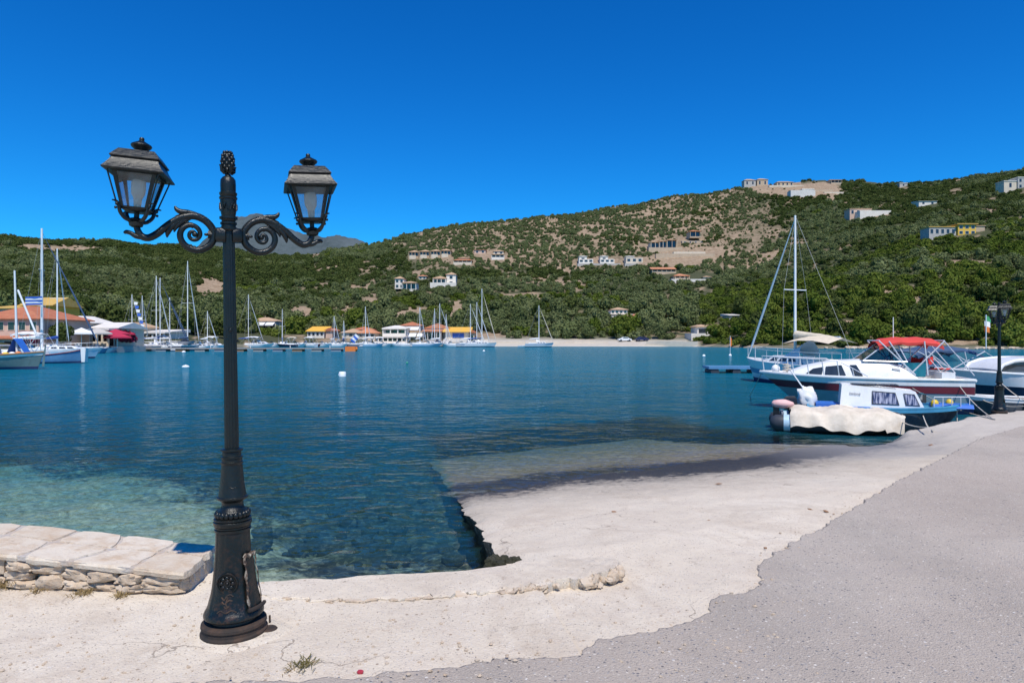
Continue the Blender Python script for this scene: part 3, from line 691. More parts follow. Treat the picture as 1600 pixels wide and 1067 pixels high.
def house(label, px, py, blocks, Y=None, rz=0, cat='house', name='villa', group=None, found=4.0):
    p = hit(px, py) if Y is None else P(px, py, Y)
    s = p.y/F; root = thing(name, label, cat, p, rz, group); HP.append((p.x, p.y, max(b['x']+b['w'] for b in blocks)*s, min(b['x'] for b in blocks)*s))
    for b in blocks:
        x0 = b['x']*s; x1 = x0+b['w']*s; z0 = b.get('z', 0)*s; z1 = z0+b['h']*s; d = b.get('d', 8); y0 = b.get('y', 0); y1 = y0+d
        wm = b.get('wm', 'plaster_white'); m = MB(); m.box(x0, x1, y0, y1, z0-(found if z0 < .5 else 0), z1); m.build('wall', wm, root)
        if b.get('roof'): roof_part(root, x0, x1, y0, y1, z1, b.get('rh', 4)*s, b['roof'], b.get('rm', 'tile_tan'), b.get('ov', .5))
        fl = b.get('floors', 1); nw = b.get('win', 2); H = (z1-z0)/fl; W = (x1-x0)
        if nw:
            for f in range(fl):
                for i in range(nw):
                    ww = min(1.6, W/nw*.55)*b.get('ww', 1); cx = x0+W*(i+.5)/nw; za = z0+H*f+H*b.get('sill', .28); zb = z0+H*f+H*.8
                    fr = MB().box(cx-ww/2-.1, cx+ww/2+.1, y0-.05, y0-.004, za-.1, zb+.1).build('window', b.get('fm', 'plaster_white'), root)
                    MB().box(cx-ww/2, cx+ww/2, y0-.07, y0-.052, za, zb).build('pane', 'window_glass', fr)
        if b.get('ver'):                       # roofed veranda in front: posts, slab, floor
            vd = b.get('vd', 2.6); zt = z1-.05; m = MB(); m.box(x0, x1, y0-vd, y0-.004, z0-found*(z0 < .5), z0+.12); m.build('terrace', b.get('tm', wm), root)
            MB().box(x0-.2, x1+.2, y0-vd-.2, y0-.008, zt-.28, zt).build('veranda_roof', b.get('vm', b.get('rm', wm)), root)
            n = b['ver']
            for i in range(n+1):
                cx = x0+.15+(W-.3)*i/n; MB().box(cx-.14, cx+.14, y0-vd+.05, y0-vd+.33, z0+.12, zt-.282).build('post', wm, root)
            MB().box(x0+.3, x1-.3, y0-vd+.14, y0-vd+.2, z0+.125, z0+1.0).build('railing', b.get('railm', wm), root)
            MB().box(x0+W*.08, x1-W*.08, y0-.08, y0-.052, z0+.3, zt-.6).build('glass_door', 'window_glass', root)
        if b.get('awn'):
            n, am = b['awn']; zt = z1-.25
            for i in range(n):
                a = x0+W*(i+.06)/n; c = x0+W*(i+.94)/n
                m = MB(); m.add([(a, y0-.01, zt), (c, y0-.01, zt), (c, y0-2.4, zt-1.0), (a, y0-2.4, zt-1.0), (a, y0-.01, zt-.07), (c, y0-.01, zt-.07), (c, y0-2.4, zt-1.3), (a, y0-2.4, zt-1.3)], [(0, 1, 2, 3), (4, 7, 6, 5), (0, 4, 5, 1), (1, 5, 6, 2), (2, 6, 7, 3), (3, 7, 4, 0)])
                m.build('awning', am, root)
        if b.get('chim'): MB().box(x0+W*.7, x0+W*.7+.7, y0+d*.6, y0+d*.6+.7, z1, z1+b.get('rh', 4)*s+1).build('chimney', wm, root)
    xs = [b['x'] for b in blocks]; xe = [b['x']+b['w'] for b in blocks]; hh = max(b.get('z', 0)+b['h']+b.get('rh', 0) for b in blocks)
    if Y is None: HOUSE_SPOTS.append((px+min(xs), px+max(xe), py-hh, py, p.y))
    return root
B = dict
# terraces of villas on the slopes (offsets in photo pixels from the foot point, scaled to metres by distance)
for i, (px, lb) in enumerate([(647, 'leftmost tan villa of the row of four on the hill'), (664, 'second villa from the left in the hillside row of four'), (681, 'third villa from the left in the hillside row of four'), (697, 'rightmost villa of the hillside row of four')]):
    house(lb, px, 403-i*.7, [B(x=-8, w=15.5, h=9, wm='plaster_tan', roof='hip', rh=3.5, rm='tile_tan', ver=3, win=0), B(x=-6, w=10, h=3, y=-4, wm='plaster_cream', win=0)], group='row of four villas on the hill')
house('low tan villa with terracotta roof under the hillside row', 723, 413, [B(x=-14, w=28, h=6, wm='plaster_cream', roof='hip', rh=3.5, rm='tile_orange', ver=4, win=0), B(x=-7, w=16, h=4, z=6, y=2, wm='plaster_tan', roof='hip', rh=2.5, rm='tile_tan', win=0)])
house('small pink house on the hill above the low tan villa', 751, 397, [B(x=-10, w=18, h=6, wm='plaster_pink', roof='shed', rh=2, rm='tile_orange', win=2)])
house('small white and tan villa beside the earth cut', 778, 405, [B(x=-10, w=20, h=7, wm='plaster_white', ver=3, win=0, rm='tile_tan'), B(x=-7, w=16, h=5, z=7, wm='plaster_cream', roof='hip', rh=3, rm='tile_tan', win=2)])
house('white two level villa with a terrace at the edge of the olive trees', 634, 455, [B(x=-18, w=14, h=16, z=4, wm='plaster_white', roof='hip', rh=4, rm='tile_tan', floors=2, win=2, y=2), B(x=-5, w=22, h=13, wm='plaster_white', roof='hip', rh=3, rm='tile_tan', ver=3, win=0), B(x=2, w=12, h=7, z=-9, y=-4, win=0)])
house('white villa with a raised tower on its right end', 694, 447, [B(x=-17, w=20, h=12, wm='plaster_white', roof='hip', rh=4, rm='tile_tan', ver=3, win=0), B(x=3, w=15, h=18, wm='plaster_white', roof='hip', rh=4, rm='tile_tan', floors=2, win=1, y=1), B(x=-20, w=40, h=4, y=-6, win=0)])
for px, lb in ((913, 'left one of the three white cube villas'), (946, 'middle one of the three white cube villas'), (986, 'right one of the three white cube villas, the largest')):
    w = 12 if px < 970 else 13
    house(lb, px, 412, [B(x=-8, w=w, h=11, wm='plaster_white', roof='hip', rh=1.5, rm='roof_white', win=1, floors=1, sill=.4, ww=1.2), B(x=-9, w=22 if px < 970 else 26, h=6 if px < 970 else 8, y=-3, wm='plaster_white' if px < 970 else 'plaster_cream', win=3, ww=1.2), B(x=-12, w=34, h=2.5, y=-6, z=-4, wm='plaster_grey', win=0)], group='three white cube villas')
house('stepped brown villa of three joined units on the hill', 1035, 391, [B(x=-19, w=14, h=12, wm='plaster_cream', roof='hip', rh=2.5, rm='tile_tan', ver=2, win=0), B(x=-6, w=13, h=14, wm='plaster_cream', roof='hip', rh=2.5, rm='tile_tan', ver=2, win=0, y=1), B(x=7, w=16, h=16, wm='plaster_tan', roof='hip', rh=2.5, rm='tile_tan', ver=2, win=0, y=2), B(x=-24, w=52, h=5, y=-6, z=-3, wm='plaster_tan', win=0)])
house('small villa above a stone terrace, right of the stepped villa', 1086, 376, [B(x=-9, w=17, h=11, wm='plaster_tan', roof='hip', rh=3, rm='tile_orange', ver=2, win=0, z=3), B(x=-24, w=34, h=5, y=-7, z=-8, wm='plaster_tan', win=4, ww=.6)])
house('long brown villa with a dark veranda and terracotta roof', 1036, 428, [B(x=-18, w=37, h=7, wm='plaster_tan', roof='gable', rh=3.5, rm='tile_orange', ver=5, win=0, d=7)])
house('terracotta roofed villa with white terrace below the long brown one', 1063, 438, [B(x=-10, w=23, h=7, wm='plaster_tan', roof='hip', rh=4, rm='tile_orange', ver=3, win=0), B(x=-18, w=60, h=3.5, y=-6, z=-3, wm='plaster_white', win=0), B(x=36, w=12, h=5, wm='plaster_cream', roof='hip', rh=2, rm='tile_tan', win=1)])
house('large cream two storey villa with hipped roof above the beach', 972, 503, [B(x=-24, w=40, h=11, wm='plaster_cream', win=4, ww=1.2, roof='flat', rh=.8, rm='plaster_cream'), B(x=-17, w=26, h=7, z=11.6, wm='plaster_white', roof='hip', rh=4, rm='tile_tan', win=4, y=1), B(x=17, w=15, h=9, wm='plaster_cream', roof='hip', rh=4, rm='tile_orange', win=1), B(x=0, w=12, h=7, y=-3, wm='plaster_cream', roof='hip', rh=2.5, rm='tile_tan', win=2)])
house('small white villa with terrace among trees right of the beach', 1105, 525, [B(x=-15, w=16, h=14, wm='plaster_white', roof='hip', rh=3.5, rm='tile_tan', win=1, ww=1.6), B(x=2, w=20, h=15, y=3, wm='plaster_cream', roof='hip', rh=3.5, rm='tile_tan', win=2), B(x=-30, w=30, h=4, y=-4, wm='plaster_white', win=0)])
house('long grey villa with a bright yellow block on its right', 1490, 369, [B(x=-38, w=42, h=13, wm='plaster_grey', roof='flat', rh=1.5, rm='tile_yellow', win=5, d=7), B(x=5, w=28, h=17, wm='plaster_yellow', roof='flat', rh=1.5, rm='tile_yellow', win=3, floors=2, y=-1, ov=.9), B(x=33, w=16, h=9, z=6, wm='plaster_tan', roof='flat', rh=1.2, rm='tile_tan', win=0)])
house('boxy white house cut by the right edge near the ridge', 1588, 297, [B(x=-19, w=20, h=13, wm='plaster_cream', roof='flat', rh=1, rm='plaster_white', win=1), B(x=1, w=24, h=18, wm='plaster_grey', roof='flat', rh=1.2, rm='plaster_white', win=3, floors=2, y=-1)])
house('pink and white unfinished house below the summit', 1356, 337, [B(x=-28, w=34, h=10, wm='plaster_pink', roof='flat', rh=1, rm='tile_tan', win=4), B(x=-20, w=48, h=5, y=-7, wm='plaster_white', win=0)])
house('low white house on the shoulder right of the summit', 1450, 321, [B(x=-14, w=28, h=6, wm='plaster_white', roof='shed', rh=2, rm='roof_white', win=2)])
house('grey stone house at the left end of the summit', 1181, 291, [B(x=-18, w=18, h=9, wm='plaster_grey', roof='hip', rh=3, rm='tile_tan', win=2), B(x=2, w=17, h=10, wm='plaster_tan', roof='hip', rh=3, rm='tile_tan', win=2)])
house('white block on the bare summit cutting', 1258, 304, [B(x=-4, w=18, h=8, wm='plaster_white', win=2, roof='flat', rh=.8, rm='plaster_white'), B(x=-28, w=38, h=3.5, y=-8, wm='roof_white', win=0)])
house('small pale house on the summit skyline', 1283, 279, [B(x=-12, w=26, h=4, wm='plaster_cream', roof='gable', rh=2, rm='tile_tan', win=3)])
house('dark veranda house just under the summit skyline', 1307, 288, [B(x=-10, w=17, h=6, wm='plaster_tan', roof='flat', rh=1, rm='tile_tan', ver=3, win=0)])
house('low white roofed house on the right skyline', 1367, 285, [B(x=-12, w=24, h=3.5, wm='plaster_white', roof='gable', rh=1.5, rm='roof_white', win=2)])
house('tiny grey house on the slope under the right skyline', 1412, 292, [B(x=-6, w=12, h=5, wm='plaster_grey', roof='flat', rh=1, rm='roof_white', win=1)])
house('long tan stone retaining terrace below the stepped villa', 1075, 402, [B(x=-50, w=92, h=5, wm='plaster_tan', win=0, d=3), B(x=-20, w=50, h=4, z=5.2, y=4, wm='plaster_cream', win=0, d=3)], name='terrace_wall', cat='wall')
house('cream house with terracotta roof left of the white tower villa', 660, 437, [B(x=-6, w=12, h=5, wm='plaster_cream', roof='hip', rh=2.5, rm='tile_orange', win=2)])
house('tan terrace house on the bare summit slope', 1228, 291, [B(x=-14, w=26, h=6, wm='plaster_tan', roof='hip', rh=2.5, rm='tile_tan', win=4), B(x=-30, w=70, h=2.5, y=-7, z=-4, wm='plaster_cream', win=0)])
house('low tan walls stepping down the summit cutting', 1290, 300, [B(x=-22, w=34, h=3, wm='plaster_tan', win=0, d=4), B(x=-8, w=30, h=2.5, z=-6, y=-8, wm='plaster_cream', win=0, d=4)], name='terrace_wall', cat='wall')
house('small house with orange roof among trees above the beach cars', 1032, 507, [B(x=-8, w=16, h=6, wm='plaster_cream', roof='hip', rh=3, rm='tile_orange', win=2)])
house('pale shed half hidden at the right end of the beach', 1150, 498, [B(x=-10, w=16, h=5, wm='plaster_cream', roof='shed', rh=3, rm='roof_white', win=1)], name='shed', cat='building')
# waterfront of the bay, middle
house('white house with tan hipped roof and white awnings behind the marina', 409, 520, [B(x=-22, w=44, h=18, wm='plaster_white', roof='hip', rh=6, rm='tile_tan', awn=(3, 'white_canvas'), win=4)], Y=238)
house('waterfront tavern with yellow awning roof and brick side', 494, 535, [B(x=-14, w=26, h=17, wm='plaster_white', roof='shed', rh=8, rm='awning_yellow', win=4, floors=2, d=7), B(x=13, w=11, h=18, y=1, wm='plaster_pink', win=0, roof='front_gable', rh=4, rm='tile_red')], Y=216, name='tavern', cat='building')
house('low shed with red roof left of the yellow awning tavern', 468, 535, [B(x=-14, w=26, h=7, wm='plaster_pink', roof='shed', rh=4, rm='tile_red', win=2)], Y=217, name='shed', cat='building')
house('two hipped terracotta roofs house with columns on the waterfront', 560, 535, [B(x=-26, w=28, h=15, wm='plaster_cream', roof='hip', rh=6, rm='tile_tan', win=3, floors=2), B(x=2, w=26, h=14, y=-2, wm='plaster_cream', roof='hip', rh=8, rm='tile_orange', win=3, floors=2), B(x=-16, w=28, h=20, y=7, wm='plaster_pink', roof='hip', rh=5, rm='tile_red', win=0)], Y=218)
r = house('white two tier open pavilion restaurant at the water edge', 613, 538, [B(x=-26, w=52, h=12, wm='plaster_white', ver=7, win=0, d=8, vm='plaster_white', vd=4), B(x=-14, w=36, h=13, z=12.2, y=1, wm='plaster_white', ver=3, win=0, d=6, roof='hip', rh=4, rm='roof_white', vm='plaster_white')], Y=214, name='restaurant', cat='building')
house('white house with red hipped roof above the white pavilion', 642, 522, [B(x=-15, w=30, h=13, wm='plaster_white', roof='hip', rh=6, rm='tile_red', awn=(1, 'white_canvas'), win=3)], Y=228)
house('cream cafe with white awnings between pavilion and gabled hotel', 652, 536, [B(x=-16, w=32, h=17, wm='plaster_cream', roof='flat', rh=2, rm='tile_tan', awn=(2, 'white_canvas'), win=4, floors=2)], Y=219, name='cafe', cat='building')
house('gabled hotel with terracotta roof and blue-white balconies', 684, 535, [B(x=-19, w=36, h=22, wm='plaster_white', roof='front_gable', rh=7, rm='tile_orange', win=5, floors=3), B(x=-20, w=28, h=18, y=-3, wm='plaster_grey', roof='shed', rh=2, rm='tile_orange', ver=4, win=0, d=3)], Y=221, name='hotel', cat='building')
r = house('restaurant with broad yellow awning and blue banner', 716, 537, [B(x=-20, w=36, h=18, wm='plaster_cream', roof='shed', rh=8, rm='awning_yellow', win=0, d=7, ov=.9), B(x=-22, w=38, h=7, y=-3, wm='plaster_white', win=0, d=3), B(x=16, w=9, h=17, y=2, wm='plaster_tan', win=1, roof='front_gable', rh=4, rm='tile_red')], Y=216, name='restaurant', cat='building')
s = 216/F; MB().box(-9*s, 9*s, -.1, -.03, 9*s, 16.5*s).build('banner', 'blue_canvas', r)
# left waterfront
house('terracotta roofed house behind the fishing boats at the left edge', 18, 545, [B(x=-60, w=102, h=46, wm='plaster_pink', roof='hip', rh=22, rm='tile_red', win=6, floors=2, d=12, fm='plaster_cream'), B(x=-60, w=96, h=15, y=-4, wm='plaster_cream', roof='shed', rh=4, rm='tile_red', win=5, d=3.9)], Y=98, found=.6)
house('house with yellow tiled roof standing behind the terracotta house', 60, 520, [B(x=-25, w=46, h=42, wm='plaster_yellow', roof='gable', rh=14, rm='tile_yellow', win=3, floors=2), B(x=-55, w=60, h=36, y=-4, wm='plaster_cream', roof='shed', rh=8, rm='tile_yellow', win=0)], Y=125)
house('pale roofed waterfront taverna with green posts', 130, 543, [B(x=-38, w=40, h=38, wm='plaster_grey', roof='hip', rh=11, rm='roof_white', win=3, floors=2, fm='shutter'), B(x=2, w=46, h=30, y=1, wm='plaster_cream', roof='gable', rh=9, rm='roof_white', ver=5, win=4, floors=2, vm='roof_white')], Y=112, found=.6, name='taverna', cat='building')
house('small white house right of the pale roofed taverna', 170, 541, [B(x=-6, w=22, h=24, wm='plaster_white', roof='flat', rh=2, rm='tile_tan', win=4, floors=2, fm='shutter')], Y=118, found=.6)
house('house with tan pyramid roof behind the bougainvillea', 202, 540, [B(x=-14, w=28, h=28, wm='plaster_cream', roof='hip', rh=8, rm='tile_tan', win=2, floors=2)], Y=150, found=.6)
house('long low white canopy cafe behind the sailboats', 238, 540, [B(x=-28, w=56, h=21, wm='plaster_white', roof='shed', rh=4, rm='roof_white', ver=6, win=0)], Y=152, found=.6, name='cafe', cat='building')
# umbrellas and awnings of the left waterfront
def parasol(label, px, Y, w, mat, h=2.6, group=None):
    p = P(px, 530, Y); p.z = 1.0
    r = thing('parasol', label, 'parasol', p, random.uniform(0, 1), group)
    MB().tube([(0, 0, -.3), (0, 0, h)], .05, 6).build('pole', 'alu', r)
    m = MB(); n = 4; a = w/2
    m.add([(-a, -a, h-.5), (a, -a, h-.5), (a, a, h-.5), (-a, a, h-.5), (0, 0, h+.3), (-a, -a, h-.72), (a, -a, h-.72), (a, a, h-.72), (-a, a, h-.72)], [(0, 1, 4), (1, 2, 4), (2, 3, 4), (3, 0, 4), (0, 5, 6, 1), (1, 6, 7, 2), (2, 7, 8, 3), (3, 8, 5, 0)])
    m.build('canopy', mat, r)
parasol('white square parasol in front of the pale roofed taverna', 127, 103, 3.0, 'white_canvas')
parasol('grey parasol left of the red awnings', 152, 106, 3.2, 'plaster_grey'); parasol('dark grey parasol beside the white square parasol', 140, 108, 3.0, 'shutter')
parasol('upper crimson parasol by the bougainvillea', 178, 112, 3.6, 'awning_red'); parasol('wide crimson parasol right of the upper one', 190, 116, 3.4, 'awning_red'); parasol('low crimson parasol behind the red speedboat', 183, 108, 3.0, 'awning_red', 2.0)
# quays in front of the buildings
m = MB(); L = [(-60, 78), (-20, 78.5)]
pts = [P(-260, 530, 80), P(90, 530, 96), P(160, 530, 106), P(330, 530, 150), P(330, 530, 175), P(-260, 530, 130)]
m.prism([(p.x, p.y) for p in pts], -2, .95); tag(m.build('village_quay', 'plaster_grey'), kind='structure')
pts = [P(372, 530, 205), P(745, 530, 207), P(745, 530, 232), P(372, 530, 225)]
m = MB(); m.prism([(p.x, p.y) for p in pts], -2, .8); tag(m.build('marina_quay', 'plaster_cream'), kind='structure')
def wall_thing(name, label, a, b, h, th, mat, zb=-.5):
    d = (b-a); L = d.length; M = Matrix.Translation(a) @ Matrix.Rotation(math.atan2(d.y, d.x), 4, 'Z')
    m = MB(); n = 14; ring = []
    for i in range(n+1):
        j = random.uniform(-.12, .12); x = L*i/n
        ring.append([(x, 0, zb), (x, th, zb), (x, th, h+j), (x, 0, h+j)])
    m.loft(ring); o = m.build(name, mat); o.matrix_world = M; return tag(o, label, 'wall')
wall_thing('beach_wall', 'low pale stone wall along the back of the beach', Vector((P(760, 530, 211).x, 211, .3)), Vector((P(950, 530, 210).x, 210, .3)), 1.1, .6, 'plaster_cream')
wall_thing('retaining_wall', 'pale concrete retaining wall at the right end of the beach', Vector((P(1010, 530, 203).x, 203.5, .2)), Vector((P(1086, 530, 199).x, 196, .2)), 1.3, .5, 'plaster_cream')
# parked cars by the beach
def car(label, px, Y, mat, rz):
    p = P(px, 530, Y); p.z = ground_z(p.x, Y); r = thing('parked_car', label, 'car', p, rz, 'cars parked by the beach'); L = 4.2
    prof = [(-2.1, .35), (-2.1, .85), (-1.9, .95), (-1.2, 1.0), (-.7, 1.42), (.7, 1.45), (1.35, .98), (2.0, .82), (2.1, .6), (2.1, .35)]
    m = MB(); m.prism(prof, -.8, .8, Matrix.Rotation(R(90), 4, 'X')); m.build('body', mat, r)
    MB().box(-.75, 1.0, -.83, .83, 1.03, 1.34, tx=.22).build('window', 'window_glass', r)
    for x in (-1.35, 1.35):
        for y in (-.82, .82): MB().tube([(x, y-.1, .32), (x, y+.1, .32)], .32, 12).build('wheel', 'rubber', r)
car('white car parked under the trees by the beach', 976, 213, 'car_white', 0.1); car('dark blue car parked right of the white car', 1003, 213, 'car_blue', .3)
# ------------------------------------------------------------------ place the scrub now that the plots are known
free = np.ones(N, bool)
for (a, b, c, d, Yh) in HOUSE_SPOTS:          # plot itself and the view side of it stay open
    inside = (u > a-3) & (u < b+3) & (pyv > c-1) & (pyv < d+5)
    front = inside & (y < Yh+16)
    free &= ~front
for X0, Y0_, xe, xs in HP:
    free &= ~((np.abs(x-X0-(xe+xs)/2) < (xe-xs)/2+2.0) & (y > Y0_-6) & (y < Y0_+12))
free &= ~((y < 240) & (u > 370) & (u < 760) & (k < 2.5)) & ~((u < 345) & (k < 2.35))
free &= ~((u > 758) & (u < 1090) & (k < 2.12))
sel = np.where(keep & free)[0]
zone = np.zeros(N, int)                        # 0 olive, 1 dark maquis, 2 lush green
nz = fbm(x*.012, y*.012, 121, 4)+.6*fbm(x*.08, y*.08, 122, 2)
zone[:] = np.where(nz > .12, 1, 0); zone = np.where((nz < -.5) & (u > 350), 2, zone)
zone = np.where((u < 520) & (pyv < 470) & (nz > -.35), 1, zone)
spur = (u > 1090) & (y < 340)
zone = np.where(spur, np.where(nz > .45, 0, np.where(RNG.uniform(0, 1, N) < .3, 1, 2)), zone)
zone = np.where((grove > .4) & (nz < .5), 0, zone)
rad = RNG.uniform(1.5, 3.0, N)*(1+.35*(y > 420)*(u < 560)); rad = np.where(grove > .35, RNG.uniform(1.1, 2.2, N), rad); rad = np.where(RNG.uniform(0, 1, N) < .35, rad*.55, rad)
rad = np.where(bare > .3, rad*.5, rad); rad = np.where(spur, RNG.uniform(1.2, 2.6, N), rad); rad = np.where(k > K-2.6, rad*.8, rad)
rad = np.where((y < 330) & (RNG.uniform(0, 1, N) < .25), rad*1.45, rad)
# the trees that show largest along the shore are things of their own
app = rad[sel]/y[sel]*((u[sel] > 0) & (u[sel] < 1600) & (k[sel] < 3.7)); order = sel[np.argsort(-app)]
big = []; 
for i in order[:3000]:
    if len(big) >= 230: break
    if all((x[i]-x[j])**2+(y[i]-y[j])**2 > (1.1*(rad[i]+rad[j])*.7)**2 for j in big): big.append(i)
bigs = set(big); rest = np.array([i for i in sel if i not in bigs])
TREE_ME = {}
for ki, kd in enumerate(kinds):
    TREE_ME[ki] = [crown_mesh('crown', kd, 300+ki*10+v, lobes=9+v, leaves=900, size=.085, squash=1.0) for v in range(4)]
tm = MB(); tm.tube([(0, 0, -.6), (.03, .02, .1), (-.02, .03, .4), (.02, 0, .7)], [.11, .08, .07, .04], 7)
for a in (0, 1.3, 2.5, 3.7, 5.0): tm.tube([(0, .01, .25), (.22*math.cos(a), .22*math.sin(a), .5), (.45*math.cos(a), .45*math.sin(a), .8)], [.045, .035, .015], 5)
TRUNK_ME = tm.mesh('trunk', 'bark', 60)
tname = ['olive_tree', 'evergreen_shrub', 'green_tree']; twhat = ['grey-green olive tree', 'dark evergreen shrub', 'bright green leafy tree']
def where_(uu, yy):
    lim = [(60, 'behind the terracotta and yellow roofs on the left'), (125, 'above the pale roofed taverna'), (180, 'above the white square parasol'), (235, 'behind the bougainvillea and crimson parasols'), (300, 'behind the masts left of the lamp'), (360, 'behind the lamp post'), (440, 'around the white awning house'), (520, 'behind the yellow awning tavern'), (600, 'behind the two hipped roofs house'), (680, 'above the white pavilion restaurant'), (760, 'behind the gabled hotel'), (830, 'left of the lone anchored sailboat'), (890, 'behind the lone anchored sailboat'), (950, 'left of the cream beach villa'), (1020, 'around the cream beach villa'), (1080, 'between the cream villa and the small white villa'), (1150, 'around the small white villa'), (1215, 'left of the tall white mast'), (1290, 'right of the tall white mast'), (1370, 'left of the red boat canopy'), (1450, 'behind the red boat canopy'), (1520, 'behind the navy boat canopy'), (9999, 'behind the distant street lamp')]
    w = next(t for a, t in lim if uu < a)
    return w+(', low down' if yy < 10 else ', high up' if yy > 24 else ', mid slope')
for i in big:
    kd = int(zone[i]); w = where_(u[i], z[i]); lb = twhat[kd]+' '+w
    sc = float(rad[i]); ht = random.uniform(.95, 1.35); rz = random.uniform(0, 6.28)
    t_ = thing(tname[kd], lb, 'tree' if kd != 1 else 'shrub', (float(x[i]), float(y[i]), float(z[i])-.15), rz, twhat[kd]+'s '+w)
    t_.scale = (sc, sc, sc*ht)
    c = bpy.data.objects.new('crown', random.choice(TREE_ME[kd])); COL.objects.link(c); c.parent = t_; c.location = (0, 0, .12)
    c = bpy.data.objects.new('trunk', TRUNK_ME); COL.objects.link(c); c.parent = t_
# everything else is the woods
ng = bpy.data.node_groups.new('scatter', 'GeometryNodeTree')
ng.interface.new_socket('Geometry', in_out='INPUT', socket_type='NodeSocketGeometry'); ng.interface.new_socket('Geometry', in_out='OUTPUT', socket_type='NodeSocketGeometry')
gi = ng.nodes.new('NodeGroupInput'); go = ng.nodes.new('NodeGroupOutput'); ip = ng.nodes.new('GeometryNodeInstanceOnPoints'); cinf = ng.nodes.new('GeometryNodeCollectionInfo')
cinf.inputs['Collection'].default_value = SC; cinf.inputs['Separate Children'].default_value = True; cinf.inputs['Reset Children'].default_value = True
def nattr(nm, ty):
    a = ng.nodes.new('GeometryNodeInputNamedAttribute'); a.data_type = ty; a.inputs['Name'].default_value = nm; return a.outputs['Attribute']
cx = ng.nodes.new('ShaderNodeCombineXYZ'); cs = ng.nodes.new('ShaderNodeCombineXYZ')
ng.links.new(nattr('rot', 'FLOAT'), cx.inputs[2])
for q in (0, 1): ng.links.new(nattr('rad', 'FLOAT'), cs.inputs[q])
ng.links.new(nattr('hgt', 'FLOAT'), cs.inputs[2])
ng.links.new(gi.outputs[0], ip.inputs['Points']); ng.links.new(cinf.outputs[0], ip.inputs['Instance']); ip.inputs['Pick Instance'].default_value = True
ng.links.new(nattr('idx', 'INT'), ip.inputs['Instance Index']); ng.links.new(cx.outputs[0], ip.inputs['Rotation']); ng.links.new(cs.outputs[0], ip.inputs['Scale'])
ng.links.new(ip.outputs[0], go.inputs[0])
me = bpy.data.meshes.new('hillside_woods'); V = np.stack([x[rest], y[rest], z[rest]-.2*rad[rest]], -1)
me.vertices.add(len(rest)); me.vertices.foreach_set('co', V.astype(np.float32).ravel())
for nm, ty, arr in (('rad', 'FLOAT', rad[rest]), ('hgt', 'FLOAT', rad[rest]*RNG.uniform(.75, 1.25, len(rest))), ('rot', 'FLOAT', RNG.uniform(0, 6.28, len(rest))), ('idx', 'INT', zone[rest]*NV_+RNG.integers(0, NV_, len(rest)))):
    at = me.attributes.new(nm, ty, 'POINT'); at.data.foreach_set('value', arr.astype(np.int32 if ty == 'INT' else np.float32))
wo_ = bpy.data.objects.new('hillside_woods', me); COL.objects.link(wo_); md = wo_.modifiers.new('scatter', 'NODES'); md.node_group = ng
tag(wo_, 'olive trees and evergreen scrub covering the hills', 'woods', kind='stuff')
print('scrub', len(rest), 'trees', len(big))
# cypresses behind the left village
cyp = crown_mesh('crown', 'leaf_cypress', 501, lobes=3, leaves=700, size=.1, squash=1.0, spread=.15)
for i, (px, py, h) in enumerate([(76, 486, 34), (96, 490, 30), (110, 488, 22), (560/4.1, 500, 30), (150, 505, 34), (165, 503, 26)]):
    p = hit(px, py+14); t_ = thing('cypress_tree', ['tall cypress just right of the yellow roof', 'second cypress right of the yellow roof', 'small cypress third from the yellow roof', 'slim cypress above the pale roofed taverna', 'broad cypress above the small white house', 'cypress left of the bougainvillea'][i], 'tree', p, i, 'cypresses behind the left village')
    H = h*p.y/F*.62; t_.scale = (H*.16, H*.16, H)
    c = bpy.data.objects.new('crown', cyp); COL.objects.link(c); c.parent = t_; c = bpy.data.objects.new('trunk', TRUNK_ME); COL.objects.link(c); c.parent = t_
# bougainvillea and quay shrubs
bou = crown_mesh('crown', 'leaf_pink', 511, lobes=9, leaves=900, size=.1); lus = TREE_ME[2][0]
for i, (px, Y, r_, me_, lb) in enumerate([(186, 114, 2.0, bou, 'magenta bougainvillea above the crimson parasols'), (197, 116, 1.8, bou, 'magenta bougainvillea right of the crimson parasols'), (96, 100, 2.0, TREE_ME[1][1], 'dark bush between the terracotta house and the taverna'), (52, 92, 1.3, bou, 'small bougainvillea in front of the terracotta house'), (432, 212, 2.3, lus, 'bright green bush by the marina quay'), (413, 213, 2.4, lus, 'leafy green bush left of the bright one by the marina quay')]):
    p = P(px, 530, Y); t_ = thing('bush', lb, 'shrub', (p.x, Y, .9), i); t_.scale = (r_, r_, r_*1.2)
    c = bpy.data.objects.new('crown', me_); COL.objects.link(c); c.parent = t_; c.location = (0, 0, .2)
    c = bpy.data.objects.new('trunk', TRUNK_ME); COL.objects.link(c); c.parent = t_
# pale shore rocks on the right
rk = MB(); rk.ball((0, 0, 0), (1, .8, .6), 9, 6, fn=lambda d: 1+.22*math.sin(5*d[0]+2)+.18*math.sin(7*d[1]+d[2]*4)); RKM = rk.mesh('shore_rock', 'limestone')
for i in range(46):
    uu = random.uniform(1290, 1640); sh = np.interp(uu, ukeys, nodesY[:, 1]); o = bpy.data.objects.new('shore_rock', RKM); COL.objects.link(o)
    yy = sh-random.uniform(.2, 1.6); o.location = ((uu-800)/F*yy, yy, .12); sc = random.uniform(.35, .95); o.scale = (sc*1.4, sc, sc*.8); o.rotation_euler = (0, 0, random.uniform(0, 6)); tag(o, 'pale boulder at the water edge of the right shore', 'rock', 'boulders along the right shore')
